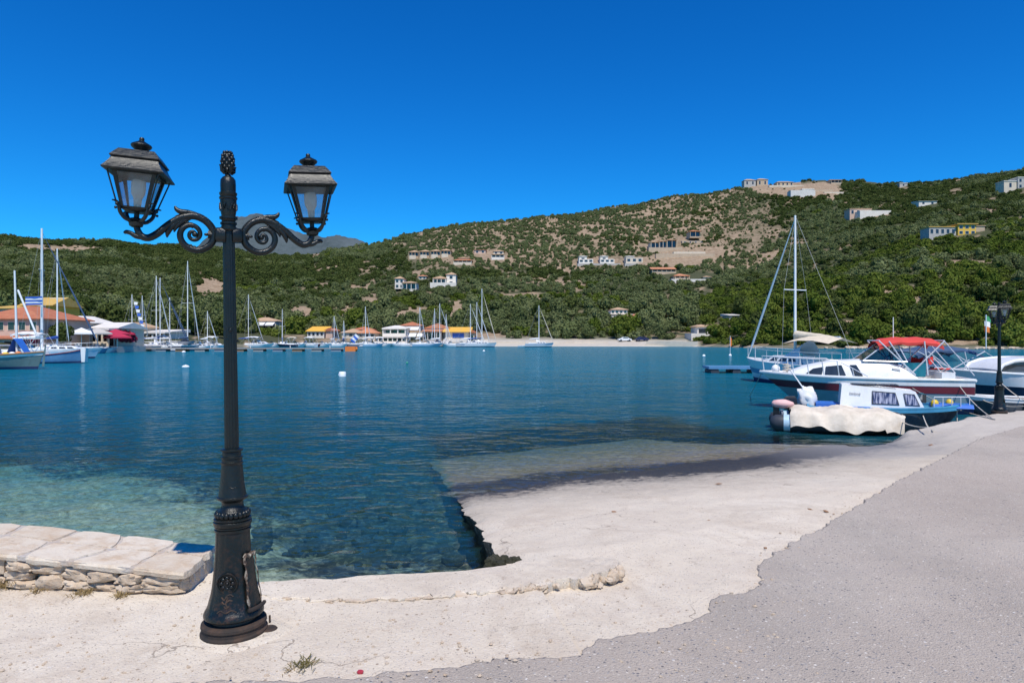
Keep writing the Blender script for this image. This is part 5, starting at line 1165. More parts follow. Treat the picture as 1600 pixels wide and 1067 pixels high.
# mooring lines
def ql(px, py): q = G(px, py, Q); q.z = Q+.01; return q
rope('white rope from the dark hulled boat bow to the slipway edge', bb_.matrix_basis @ Vector((L2*.22, -.65, .4)), G(1458, 673, .36), .08, .014)
rope('rope from the dinghy bow to the quay corner', dg.matrix_basis @ Vector((h_+.1, 0, .3)), ql(1450, 668), .05, .012)
rope('rope hanging straight down from the bow of the small cabin boat', bb_.matrix_basis @ Vector((L2*.44, -.2, .62)), bb_.matrix_basis @ Vector((L2*.44, -.28, .0)), 0, .016)
rope('long rope from the cruiser stern to the foot of the right lamp', on_cruiser(-Lc*.48, -.5, 1.0), ql(1552, 655), .12, .013)
rope('second rope from the cruiser rail to the lamp foot', on_cruiser(-Lc*.2, -.8, 1.05), ql(1556, 656), .2, .012)
rope('upper rope from the cabin boat to the quay on the right', hold(1560, 21)+Vector((0, 0, .9)), ql(1640, 640), .15, .012)
rope('rope from the tender across to the quay', hold(1535, 19.2)+Vector((0, 0, .45)), ql(1610, 634), .1, .012)
rope('anchor rope running from the cruiser bow into the water', on_cruiser(Lc*.49, 0, 1.1), G(1172, 618, 0), .0, .012)

# ---- left side boats
p = hold(-58, 49.5); r = thing('fishing_boat', 'green and white wooden fishing boat with high bow at the left edge', 'fishing boat', p, R(-4)); Lf = 12.4
S7 = hull(r, Lf, 3.2, .72, 1.25, .5, .5, .5, 'hull_green', ('gelcoat', 0, 1), 'wood', 'wood', 'antifoul', n=18, railr=.07, pw=2.0)
MB().loft([[(Lf*.49, -.08, .2), (Lf*.49, .08, .2), (Lf*.5, 0, .2)], [(Lf*.5+.1, -.08, 1.75), (Lf*.5+.1, .08, 1.75), (Lf*.5+.15, 0, 1.75)]]).build('stem_post', 'hull_green', r)
cabin(r, -.2, 2.5, 1.8, .7, .95, 'gelcoat', .15, .1, nwin=3, name='wheelhouse'); MB().box(-.6, 2.9, -1.2, 1.2, 1.66, 1.74).build('canopy_roof', 'white_canvas', r)
MB().tube([(4.15, 0, .8), (3.95, 0, 7.1)], [.09, .06], 8).build('mast', 'mast_white', r, 60); MB().tube([(4.2, 0, 5.7), (5.6, 0, 2.5)], .07, 8).build('derrick', 'mast_white', r, 60)
m = MB(); m.tube([(1.6+.0*i, -1.1+.0, 1.55) if False else (3.2+.3*math.cos(i*.5236), -1.0, 1.75+.3*math.sin(i*.5236)) for i in range(13)], .09, 8); m.build('life_ring', 'orange', r, 60)
for i in range(6): MB().ball((2.9+.34*i, -.75+.16*(i % 3), 1.0+.02*i), (.24, .22, .18)).build('net_float', ['yellow', 'buoy', 'orange'][i % 3], r, 60)
MB().loft([[(3.6, -.5, .9), (3.6, .5, .9)], [(4.2, -.4, 2.2), (4.2, .4, 2.2)], [(5.0, -.3, 1.1), (5.0, .3, 1.1)]], closed=False, cap=False).build('net_pile', 'bright_blue', r, 50)
p = hold(92, 61.5); r = thing('rowing_boat', 'blue wooden boat with white stern post behind the fishing boat bow', 'boat', p, R(8)); S8 = hull(r, 4.4, 1.9, .7, 1.25, .3, .25, .6, 'hull_blue', None, 'maroon', 'wood', 'antifoul', n=14, railr=.06, pw=1.8)
MB().box(2.0, 2.28, -.3, .3, .1, 1.35, tx=-.08).build('stern_post', 'gelcoat', r); MB().box(-.6, -.2, -.8, .8, .72, .8).build('thwart', 'wood', r)
r, _ = sailboat('large sailboat with tall grey mast and navy furled jib on the left', 92, 76, R(14), 8.4, 14.4, 'gelcoat_blue', ('gelcoat', 0, 1), 'white_canvas', 'navy_canvas', mx=-.2, jibr=.09, mr=.16, spread=2)
r, _ = sailboat('sailboat with second tall mast right of the large one', 84, 90, R(100), 9, 14.2, 'gelcoat', None, 'blue_canvas', 'mast_white', mx=.1, mr=.12)
motorboat('white covered motorboat behind the fishing boat', 26, 62, R(-170), 6.0, 'gelcoat', ('hull_blue', 1, 2), top='white_canvas', eng=None)
flag('greek style blue and white flag flying by the large left mast', P(66, 505, 74), 2.9, ['flag_blue', 'buoy', 'flag_blue', 'buoy', 'flag_blue'], 1.5, .9, R(215), vertical=True)
motorboat('small white motorboat with its cover near the left quay', 118, 84, R(20), 4.5, ws=False)
motorboat('red and white speedboat at the left end of the pontoon', 172, 122.5, R(-3), 6.2, 'crimson', ('gelcoat', 0, 1), eng=None, ch=.3)
for px_, Y_, rz_, L_, hm_, lb_ in ((104, 88, 30, 4.2, 'gelcoat', 'little white skiff tied in front of the dark bush'), (122, 97, 70, 4.6, 'hull_navy', 'dark navy skiff below the white square parasol'), (137, 101, 60, 4.4, 'gelcoat', 'white skiff below the grey parasols'), (150, 104, 75, 4.6, 'hull_blue', 'blue skiff tied below the grey parasol'), (163, 107, 65, 4.2, 'gelcoat', 'white skiff left of the crimson parasols'), (48, 80, 20, 5.2, 'gelcoat', 'white launch in front of the terracotta house'), (16, 76, 10, 5.2, 'hull_green', 'green launch in front of the terracotta house')):
    motorboat(lb_, px_, Y_, R(rz_), L_, hm_, None, eng=None, ws=L_ > 4.5, ch=.35, name='skiff')
# pontoon with floats
Yp = 121; xa = P(112, 530, Yp).x; xb = P(540, 530, Yp).x
r = thing('pontoon_jetty', 'long grey floating pontoon on blocks reaching across the bay', 'pontoon', (xa, Yp, 0), 0)
npl = 14
for i in range(npl): MB().box((xb-xa)*i/npl+.02, (xb-xa)*(i+1)/npl-.02, -1, 1, .42, .6).build('deck_section', 'wood_grey', r)
for i in range(14): x_ = 2.5+(xb-xa-4)*i/13; MB().box(x_-.9, x_+.9, -.9, .9, -.2, .415, tx=.05, ty=.05).build('float_block', ['wood_grey', 'rubber_grey', 'wood'][i % 3], r)
for i in range(7): x_ = 3+(xb-xa-6)*i/6; MB().tube([(x_, .8, .6), (x_, .8, 1.1)], .06, 6).build('bollard', 'buoy', r)
m = MB(); m.box(xb-xa+.1, xb-xa+1.9, -.8, .8, -.1, .85); m.ball((xb-xa+1.8, 0, .4), (.35, .6, .4)); tag(m.build('pontoon_end_float', 'orange', r), 'orange and black block closing the pontoon')
# sailboats behind the pontoon: (label, mast column, mast top row, distance, heading, jib)
SB = [('sailboat with pale mast and signal flags behind the pontoon', 206, 460, 140, 80, 'mast_white', 'white_canvas'), ('sailboat with thin mast just right of the flagged one', 222, 462, 146, 100, 'mast_white', 'blue_canvas'),
      ('sailboat with the left of two close tall masts', 244, 431, 134, 84, 'white_canvas', 'white_canvas'), ('sailboat with the right of two close tall masts and navy jib', 250, 434, 136, 30, 'navy_canvas', 'blue_canvas'), ('sailboat with wooden mast and navy jib right of the twin masts', 265, 465, 144, 25, 'navy_canvas', 'white_canvas'),
      ('sailboat with the tallest mast behind the pontoon and grey dinghy on its stern', 293, 408, 131, 92, 'mast_white', 'navy_canvas'), ('sailboat with small mast left of the lamp post', 324, 486, 160, 70, 'mast_white', 'white_canvas'),
      ('sailboat whose mast stands just right of the lamp post', 388, 460, 190, 60, 'mast_white', 'blue_canvas'), ('sailboat with mast in front of the white awning house', 441, 483, 196, 110, 'mast_white', 'blue_canvas'), ('small sailboat right of the red boats by the tavern', 522, 494, 198, 75, 'mast_white', 'white_canvas'), ('small sailboat left of the columned house', 537, 501, 200, 95, 'mast_white', 'blue_canvas'), ('sailboat moored before the terracotta house', 571, 479, 199, 80, 'mast_white', 'white_canvas'),
      ('sailboat moored between the pavilion and the hotel', 656, 480, 198, 70, 'mast_white', 'white_canvas'), ('sailboat with short mast before the hotel', 679, 482, 200, 110, 'mast_white', 'blue_canvas'), ('sailboat with raked mast before the hotel', 687, 474, 197, 40, 'mast_white', 'white_canvas'), ('sailboat with short mast before the yellow awning', 697, 491, 201, 85, 'mast_white', 'white_canvas'),
      ('sailboat with left white mast of the trio by the beach', 735, 475, 196, 20, 'mast_white', 'white_canvas'), ('sailboat with middle white mast of the trio by the beach', 745, 472, 193, 35, 'mast_white', 'blue_canvas')]
for lb, mp_, yt, Y, hd, jb, cv in SB:
    mh = EYE+(HOR-yt)/F*Y; L = max(6.5, min(11, mh*.72))
    sailboat(lb, mp_, Y, R(hd), L, mh, 'gelcoat', random.choice([None, ('hull_blue', 1, 2), ('hull_navy', 1, 2)]), cv, jb, mx=.0, jibr=.1, mr=.11, group='sailboats in the bay', dodger=random.choice([None, 'navy_canvas', 'white_canvas']))
sailboat('large white sailboat with dark mast and furled jib, third of the trio', 752, 190, R(-8), 8.8, 16.2, 'gelcoat', None, 'navy_canvas', 'cream_canvas', mx=.02, jibr=.11, mr=.13, group='sailboats in the bay', dodger='white_canvas')
sailboat('lone anchored sailboat with white canopy off the beach', 843, 191, R(-4), 8.0, 11.6, 'gelcoat', ('hull_blue', 1, 2), 'white_canvas', 'cream_canvas', mx=-.02, jibr=.1, mr=.12, group='sailboats in the bay', dodger='white_canvas')
p = hold(817, 191); r = thing('rowing_boat', 'tiny white dinghy trailing the lone anchored sailboat', 'boat', p, .1); hull(r, 2.8, 1.2, .35, .5, .1, .3, .8, n=8)
# grey dinghy hung on the stern of the tallest-mast boat
p = P(292, 535, 128); r = thing('hung_dinghy', 'grey dinghy hung across the stern of the tallest-mast sailboat', 'dinghy', (p.x, 128, 1.25), 0); hull(r, 3.0, 1.3, .5, .6, .2, .3, .8, 'rubber_grey', None, 'rubber', 'rubber_grey', n=10)
# bunting on the flagged sailboat
q0 = P(208, 468, 139); q1 = P(222, 515, 139)
r = thing('signal_bunting', 'string of blue and white flags behind the pontoon', 'flags', q0); v = q1-q0; MB().tube([(0, 0, 0), v], .02, 5).build('line', 'rope', r)
for i in range(7):
    a = v*(i+.6)/8; MB().add([tuple(a), (a.x+.75, a.y+.1, a.z-.1), (a.x+.65, a.y, a.z-.65), (a.x+.05, a.y-.05, a.z-.6)], [(0, 1, 2, 3)]).build('pennant', ['buoy', 'flag_blue'][i % 2], r)
# motorboats along the marina quay
MBT = [(214, 128, -6, 'white motorboat behind the red speedboat'), (262, 127, 4, 'white motorboat moored at the middle of the pontoon'), (312, 133, 10, 'white motorboat with windscreen left of the lamp post'), (336, 150, -20, 'small white boat close behind the lamp post'), (378, 184, 6, 'white motorboat just right of the lamp post'), (396, 186, 170, 'white motorboat with navy hull stripe below the white awning house'), (404, 181, 2, 'long white motor yacht below the white awning house'), (425, 189, 20, 'white motorboat by the green quay bushes'), (448, 187, 175, 'dark hulled motorboat right of the green bushes'), (462, 190, 6, 'white boat with cream cover near the red roofed shed'), (478, 192, 165, 'white motorboat in front of the red roofed shed'), (489, 193, 8, 'red motorboat in front of the yellow awning tavern'), (503, 194, -10, 'white motorboat right of the red one'), (530, 195, 12, 'white boat left of the columned house'), (549, 196, 174, 'grey motorboat in front of the columned house'), (583, 196, 5, 'pale blue motorboat at the end of the columned house'), (598, 198, 14, 'white boat left of the pavilion steps'), (622, 199, 170, 'white boat beside the pavilion'), (641, 196, 8, 'white motorboat right of the pavilion'), (668, 194, 4, 'pale blue motor yacht before the hotel'), (703, 195, 172, 'white motorboat before the yellow awning restaurant'), (722, 197, 10, 'white motorboat with pink trim left of the mast trio')]
for px, Y, hd, lb in MBT:
    hm = 'hull_navy' if 'dark hulled' in lb else 'crimson' if lb.startswith('red') else 'gelcoat_blue' if 'pale blue' in lb else 'rubber_grey' if lb.startswith('grey') else 'gelcoat'
    stp = ('hull_navy', 1, 2) if 'navy' in lb else ('crimson', 1, 2) if 'pink' in lb else None
    L = 8.5 if ('long' in lb or 'yacht' in lb) else random.uniform(5, 6.6)
    motorboat(lb, px, Y, R(hd), L, hm, stp, top='cream_canvas' if 'cream' in lb else random.choice([None, None, 'navy_canvas', 'white_canvas']), group='motorboats moored in the bay', eng=None, ch=.7 if L > 8 else .5)
r = flag('leaning blue and white flag at the marina', P(540, 541, 178), 4.2, ['buoy', 'flag_blue', 'buoy', 'flag_blue'], 1.3, 2.2, .3, vertical=True); r.rotation_euler = (0, R(38), 0)
# buoys
def buoy(label, px, py, rx, rz_, mat='buoy', form='drum'):
    p = G(px, py, 0); r = thing('mooring_buoy', label, 'buoy', (p.x, p.y, 0), random.uniform(0, 3), 'mooring buoys')
    if form == 'drum': m = MB(); m.lathe([(rx*.9, -.2), (rx, -.1), (rx, rz_*.85), (rx*.85, rz_), (.0, rz_)], 20); m.build('float', mat, r, 40); MB().tube([(rx*.9, 0, rz_*.4), (rx*1.35, 0, rz_*.45), (rx*1.5, 0, rz_*.2)], .07, 8).build('handle', mat, r, 60)
    else: m = MB(); m.ball((0, 0, rz_*.35), (rx, rx*.6, rz_*.65), 16, 10); m.build('float', mat, r, 60); MB().tube([(0, 0, rz_*.8), (0, 0, rz_*1.25)], .03, 6).build('ring', 'steel', r)
buoy('white drum buoy floating in the middle of the bay', 535, 588, .20, .27); buoy('flat white oval buoy left of the lamp post', 290, 574.5, .27, .2, form='oval'); buoy('tiny white buoy right of the mast trio', 756, 549.5, .35, .3, form='oval'); buoy('tiny green buoy in the middle of the bay', 636, 567.5, .14, .12, 'flag_green', 'oval'); buoy('tiny white buoy near the orange marker', 1100, 557, .22, .25, form='oval'); buoy('small white buoy just left of the lamp post by the pontoon', 287, 551, .3, .3, form='oval')
p = G(1141, 556, 0); r = thing('channel_marker', 'thin marker pole with orange flag standing in the water', 'marker', (p.x, p.y, 0)); MB().tube([(0, 0, -.3), (0, 0, 2.6)], .03, 6).build('pole', 'mast_white', r); MB().ball((0, 0, .05), (.2, .2, .2)).build('float', 'buoy', r, 60)
m = MB(); m.loft([[(-.02, 0, 1.3), (-.02, 0, 2.5)], [(.14, .05, 1.2), (.14, .04, 2.35)], [(.24, 0, 1.35), (.22, 0, 2.2)]], closed=False, cap=False); m.build('flag_cloth', 'orange', r)
# ------------------------------------------------------------------ cast-iron street lamp
def arm_path():
    P2 = [(.474, .640), (.468, .610), (.45, .575), (.415, .566), (.37, .592), (.32, .640), (.27, .677), (.225, .697), (.175, .702), (.125, .68), (.09, .64), (.078, .60), (.092, .553), (.125, .522), (.165, .508), (.21, .518), (.243, .548), (.256, .588), (.245, .625), (.215, .648), (.182, .646), (.158, .625), (.152, .595), (.168, .57), (.193, .567), (.209, .585), (.205, .606), (.188, .614), (.176, .60)]
    R2 = [.017, .019, .022, .023, .023, .022, .022, .022, .022, .021, .021, .021, .021, .020, .019, .019, .018, .018, .017, .016, .0155, .015, .014, .013, .013, .012, .0115, .011, .012]
    return P2, R2
def build_lamp(label):
    r = thing('street_lamp', label, 'street lamp', (0, 0, 0)); Z = 1.717
    # plinth
    m = MB(); m.lathe([(.0, -.03), (.182, -.03), (.186, 0), (.186, .02), (.176, .03), (.174, .052), (.182, .058), (.180, .072), (.168, .080), (.14, .083), (.0, .083)], 40); m.build('plinth', 'rusty_iron', r, 35)
    MB().lathe([(.13, .08), (.125, .115)], 32, cap=False).build('plinth_recess', 'black_plastic', r, 40)
    # bell base with flat panels
    def mod(a, z):
        if z < .16 or z > .60: return 1
        c = abs(math.cos(a*4)); return 1-.05*(1-c**6)*0+(-.03 if c > .45 else 0)
    m = MB(); prof = [(.12, .105), (.158, .107), (.166, .115), (.166, .128), (.158, .145), (.150, .162), (.142, .19), (.131, .23), (.121, .28), (.114, .34), (.108, .40), (.102, .48), (.098, .56), (.097, .598), (.101, .602), (.101, .612), (.094, .616), (.099, .622), (.099, .63), (.09, .632)]
    m.lathe(prof, 96, mod=mod); base = m.build('base', 'cast_iron', r, 32)
    m = MB(); m.lathe([(.088, .628), (.102, .634), (.106, .642), (.106, .656), (.098, .662), (.104, .667), (.104, .673), (.092, .68)], 40); m.build('collar', 'cast_iron', r, 40)
    m = MB()
    for i in range(22):
        a = 2*math.pi*i/22; m.ball((.086*math.cos(a), .086*math.sin(a), .697), (.0155, .0155, .021), 8, 6)
    m.lathe([(.082, .675), (.09, .69), (.085, .712), (.08, .72), (.07, .725), (.062, .74), (.058, .755), (.06, .768), (.086, .788), (.087, .797), (.078, .803), (.073, .83), (.067, .87), (.062, .93), (.058, .985), (.062, .99), (.062, 1.0), (.056, 1.004), (.056, 1.018), (.061, 1.022), (.061, 1.03), (.053, 1.034), (.051, 1.058), (.062, 1.064), (.062, 1.073), (.05, 1.078)], 40)
    m.build('bead_ring', 'cast_iron', r, 40)
    m = MB(); s_ = [(-.03, .0), (-.015, .012), (0, .004), (.015, .012), (.03, 0)]     # small scroll on the taper
    m.tube([(x_, -math.sqrt(max(.0, .066**2-x_*x_))-.001, .85+z_) for x_, z_ in s_], .004, 6); m.tube([(.063*math.cos(a), .063*math.sin(a), .845+.004*math.cos(4*a)) for a in [2*math.pi*i/24 for i in range(25)]], .004, 6); m.build('taper_moulding', 'cast_iron', r, 60)
    # fluted shaft
    def fl(a, z): return 1-.085*(.5+.5*math.cos(a*14))**2
    m = MB(); m.lathe([(.0395, 1.076), (.0395, 1.2), (.037, 1.6), (.0345, 2.0), (.0325, 2.35)], 112, mod=fl); m.build('fluted_shaft', 'cast_iron', r, 50)
    # rosette and relief facing the road
    m = MB(); zc = .325; yf = -.1135
    for rad, tr_ in ((.056, .0065), (.046, .004), (.016, .007)): m.tube([(rad*math.cos(a), yf-.002+.004*abs(math.cos(a))+.05*(0)+(-.0)+.024*(zc-zc)-.02*rad*math.sin(a)*1.0, zc+rad*math.sin(a)) for a in [2*math.pi*i/20 for i in range(21)]], tr_, 6)
    for i in range(8):
        a = math.pi*i/4; m.ball((.031*math.cos(a), yf-.003-.018*.031*math.sin(a)*20*.0, zc+.031*math.sin(a)), (.011, .007, .011), 7, 5)
    m.ball((0, yf-.004, zc), (.009, .006, .009), 8, 5); m.build('rosette', 'cast_iron', r, 60, Matrix.Rotation(R(-20), 4, 'Z'))
    m = MB()
    for pts in ([(-.03, .25), (-.012, .235), (.0, .255), (.018, .262), (.034, .25)], [(-.026, .225), (-.008, .215), (.012, .232), (.03, .228)], [(0, .262), (.004, .24), (-.002, .215), (.008, .195)], [(-.012, .205), (.0, .192), (.016, .2)], [(-.05, .165), (-.03, .178), (.0, .168), (.03, .178), (.055, .165)]):
        m.tube(smooth_path([(x_, -np.interp(z_, [.15, .2, .25, .3], [.152, .136, .126, .117])*1.0-.0+abs(x_)*.25, z_) for x_, z_ in pts], 3), .0055, 6)
    m.build('relief_ornament', 'rusty_iron', r, 60, Matrix.Rotation(R(-20), 4, 'Z'))
    # broken access hatch on the side
    am = R(-42); M = Matrix.Rotation(am+R(90), 4, 'Z')
    def arc(rr, a0, a1, n=8): return [(rr*math.sin(a0+(a1-a0)*i/n), -rr*math.cos(a0+(a1-a0)*i/n)) for i in range(n+1)]
    ring = []
    for z_, rr, h0 in ((.17, .160, .36), (.26, .141, .34), (.34, .130, .32), (.42, .123, .30), (.455, .121, .22)):
        o_ = arc(rr, -h0, h0); i_ = arc(rr-.014, h0, -h0); ring.append([(x_, y_, z_+.012*math.sin(9*k+z_*30)*(z_ > .4 or z_ < .2)) for k, (x_, y_) in enumerate(o_+i_)])
    m = MB(); m.loft(ring, M=M); hd = m.build('hatch_cover', 'cast_iron', base, 40)
    m = MB()
    for sg in (-1, 1):
        pts = [(np.interp(z_, [.15, .5], [.163, .117])*math.sin(sg*(.36+.03*math.sin(z_*60))), -np.interp(z_, [.15, .5], [.163, .117])*math.cos(sg*.36), z_) for z_ in [.17+.02*i for i in range(16)]]
        m.tube(pts, [(.004+.006*math.sin(i*2.3)**2)*(1 if sg < 0 else .5) for i in range(16)], 6, M=M)
    m.tube([(.118*math.sin(a), -.118*math.cos(a), .465+.01*math.sin(a*20)) for a in [-.36+.09*i for i in range(9)]], .011, 6, M=M); m.build('hatch_edge', 'flaked_paint', base, 60)
    m = MB(); m.tube([(.172*math.sin(a), -.172*math.cos(a), .168) for a in [-.42+.105*i for i in range(9)]], .012, 6, M=M); m.build('hatch_foot', 'rusty_iron', base, 60)
    MB().tube([(.20, .03, -.02), (.20, .03, .05)], .006, 6).build('anchor_bolt', 'rusty_iron', r); m = MB(); m.lathe([(.03, -.02), (.06, -.005), (.045, .012), (.0, .014)], 14, M=Matrix.Translation((.185, -.06, 0))); m.build('anchor_washer', 'rusty_iron', r, 40)
    m = MB(); m.ball((0, -.041, Z+.05), (.009, .006, .011), 8, 6); m.build('shaft_bolt', 'cast_iron', r, 60)
    # head column
    m = MB(); m.lathe([(.036, 2.34), (.047, 2.35), (.047, 2.362), (.04, 2.366), (.04, 2.378), (.046, 2.382), (.046, 2.392), (.036, 2.397), (.042, 2.41), (.05, 2.412), (.05, 2.424), (.038, 2.428), (.042, 2.45), (.045, 2.49), (.045, 2.525), (.05, 2.53), (.05, 2.538), (.043, 2.542), (.049, 2.556), (.049, 2.564), (.042, 2.568), (.043, 2.61), (.041, 2.64), (.03, 2.655), (.018, 2.662), (.014, 2.672)], 32)
    for i in range(6):
        a = math.pi*i/3; ca, sa = math.cos(a), math.sin(a)
        m.tube([(.045*math.cos(a+q), .045*math.sin(a+q), 2.46+zq) for q, zq in ((-.4, .0), (-.2, .035), (0, .01), (.2, .04), (.4, .005))], .006, 6)
    m.build('head_column', 'cast_iron', r, 35)
    m = MB(); m.ball((0, 0, 2.742), (.033, .033, .068), 16, 12)
    for k in range(7):
        for i in range(7):
            a = 2*math.pi*(i+.5*(k % 2))/7; z_ = 2.695+.017*k; rr = .033*math.sqrt(max(.05, 1-((z_-2.742)/.07)**2)); m.ball((rr*math.cos(a), rr*math.sin(a), z_), (.0095, .0095, .011), 6, 4)
    for i in range(4):
        a = math.pi*i/2+.4; m.tube([(.02*math.cos(a), .02*math.sin(a), 2.675), (.036*math.cos(a), .036*math.sin(a), 2.69), (.04*math.cos(a), .04*math.sin(a), 2.715), (.05*math.cos(a), .05*math.sin(a), 2.722)], [.008, .01, .008, .003], 6)
    m.build('pine_cone_finial', 'cast_iron', r, 50)
    # hub and arms
    for sg in (-1, 1):
        m = MB(); m.loft([[(sg*x_, a_*w_, 2.317+b_*h_) for a_, b_ in ((-1, -.7), (-.7, -1), (.7, -1), (1, -.7), (1, .7), (.7, 1), (-.7, 1), (-1, .7))] for x_, w_, h_ in ((.02, .036, .042), (.066, .034, .04), (.076, .026, .03))])
        m.tube([(sg*.07, 0, 2.317), (sg*.112, 0, 2.317)], .015, 10)
        for k in (-.014, 0, .014): m.tube([(sg*.082, 0, 2.317+k), (sg*.112, 0, 2.317+k)], .0085, 8)
        m.ball((sg*.119, 0, 2.317), (.013, .009, .009), 8, 6)
        arm = m.build('arm_bracket', 'cast_iron', r, 45)
        P2, R2 = arm_path(); k = 3
        path = smooth_path([(sg*a, 0, Z+b) for a, b in P2], k); rad = list(.88*np.interp(np.arange(len(path))/k, np.arange(len(R2)), R2))
        m = MB(); m.tube(path, rad, 10)
        m.tube([(p.x, p.y-.0, p.z) for p in path[18:60]], [q*.55 for q in rad[18:60]], 6, flat=2.3)     # raised edge of the scroll
        m.ball((sg*.179, 0, Z+.597), (.016, .02, .016), 10, 8)
        for pts, rr in (([(.17, .712), (.215, .720), (.25, .722), (.272, .735), (.280, .752)], [.012, .016, .016, .012, .004]), ([(.2, .695), (.255, .672), (.298, .635), (.318, .60), (.322, .572)], [.012, .016, .017, .014, .003]), ([(.2, .69), (.245, .665), (.275, .635), (.286, .605)], [.01, .014, .013, .003]), ([(.222, .665), (.213, .655), (.2, .648), (.19, .632)], [.011, .012, .01, .004]), ([(.44, .566), (.475, .572), (.50, .588), (.522, .593), (.533, .585)], [.014, .014, .012, .012, .006])):
            sp_ = smooth_path([(sg*a, 0, Z+b) for a, b in pts], 3); m.tube(sp_, list(np.interp(np.linspace(0, len(rr)-1, len(sp_)), range(len(rr)), rr)), 8)
        m.build('scroll_arm', 'cast_iron', r, 60)
        lantern(r, (sg*.474, 0, Z+.640), R(-5.5) if sg > 0 else R(-10), R(4.2) if sg < 0 else R(-2.5))
    return r
def sq(h, z, ch=0.0): return [(-h, -h, z), (h, -h, z), (h, h, z), (-h, h, z)]
def lantern(root, loc, rz, tilt):
    M = Matrix.Translation(loc) @ Matrix.Rotation(tilt, 4, 'Y') @ Matrix.Rotation(rz, 4, 'Z')
    m = MB(); m.lathe([(.02, -.02), (.034, -.012), (.038, .004), (.026, .014), (.034, .022), (.03, .03), (.014, .034), (.013, .066)], 16)
    m.loft([sq(.052, .062), sq(.066, .07), sq(.07, .082), sq(.062, .086)])
    zb, zt, hb, ht = .084, .272, .066, .108
    for sx, sy in ((-1, -1), (1, -1), (1, 1), (-1, 1)):
        m.loft([[(sx*(hb+a), sy*(hb+b), zb) for a, b in ((-.013, -.013), (.002, -.013), (.002, .002), (-.013, .002))], [(sx*(ht+a), sy*(ht+b), zt) for a, b in ((-.017, -.017), (.002, -.017), (.002, .002), (-.017, .002))]])
    m.loft([sq(ht+.004, zt-.012), sq(ht+.006, zt+.006)])
    for sx, sy in ((-1, -1), (1, -1), (1, 1), (-1, 1)):          # scroll brackets and eave rods
        d = Vector((sx, sy, 0)).normalized()
        pts = [d*.03+Vector((0, 0, .012)), d*.062+Vector((0, 0, .02)), d*.092+Vector((0, 0, .05)), d*.104+Vector((0, 0, .088)), d*.118+Vector((0, 0, .103)), d*.14+Vector((0, 0, .104))]
        sp_ = smooth_path(pts, 3); m.tube(sp_, list(np.interp(np.linspace(0, 5, len(sp_)), range(6), [.010, .011, .0105, .009, .007, .003])), 7)
        m.ball(tuple(d*.112+Vector((0, 0, .09))), .0105, 8, 6); m.ball(tuple(d*.118+Vector((0, 0, .068))), .008, 8, 6)
        m.tube([d*.118+Vector((0, 0, .10)), d*.125+Vector((0, 0, .12)), d*.176+Vector((0, 0, .256)), d*.178+Vector((0, 0, .27))], .0042, 6)
    ln = m.build('lantern', 'lantern_iron', root, 45, M)
    m = MB(); m.loft([sq(.112, .27), sq(.135, .262), sq(.149, .266), sq(.151, .272), sq(.138, .290), sq(.121, .318), sq(.110, .348), sq(.102, .352)]); m.build('roof_skirt', 'lantern_iron', ln, 20)
    m = MB(); m.loft([sq(.1, .346), sq(.120, .338), sq(.123, .344), sq(.098, .378), sq(.088, .390), sq(.03, .398)]); m.build('roof_cap', 'lantern_iron', ln, 20)
    m = MB(); m.lathe([(.032, .39), (.028, .40), (.030, .408), (.05, .425), (.054, .434), (.05, .441), (.03, .452), (.016, .460), (.012, .466), (.014, .472), (.010, .480), (0, .482)], 24); m.build('roof_knob', 'lantern_iron', ln, 40)
    for i in range(4):
        a = Matrix.Rotation(math.pi/2*i, 4, 'Z'); m = MB(); hb2, ht2 = hb-.008, ht-.010
        m.add([(-hb2, -hb2, zb+.004), (hb2, -hb2, zb+.004), (ht2, -ht2, zt-.012), (-ht2, -ht2, zt-.012)], [(0, 1, 2, 3)], a); m.build('glass_pane', 'clear_glass', ln)
    m = MB(); m.lathe([(.018, .086), (.02, .12), (.022, .132)], 14); m.build('bulb_socket', 'frosted', ln, 50)
    m = MB(); m.lathe([(.018, .128), (.024, .145), (.034, .165), (.037, .19), (.037, .225), (.033, .24), (.02, .248), (0, .25)], 18); m.build('bulb', 'frosted', ln, 60)
    return ln
LP = G(366, 988, Q)
lamp = build_lamp('large black cast-iron street lamp with two lanterns in the foreground')
lamp.location = (LP.x, LP.y, Q+.004); lamp.rotation_euler = (R(.2), R(-.75), R(25))
l2 = dup(lamp, (11.42, 16.0, Q-.03), 0, 'distant black street lamp on the quay by the moored boats')
l2.rotation_euler = (0, 0, R(68)); l2.scale = (.93, .93, .93)
lamp['group'] = l2['group'] = 'cast-iron street lamps'
m = MB(); ring_ = [(.31*math.cos(a)*(1+.12*math.sin(3*a)), .27*math.sin(a)*(1+.1*math.cos(4*a))) for a in [2*math.pi*i/28 for i in range(28)]]
m.prism(ring_, -.03, .012, top=[(a*.8, b*.8) for a, b in ring_]); o = m.build('mortar_patch', 'quay_concrete', None, 40); o.location = (LP.x+.05, LP.y-.02, Q); tag(o, kind='structure')

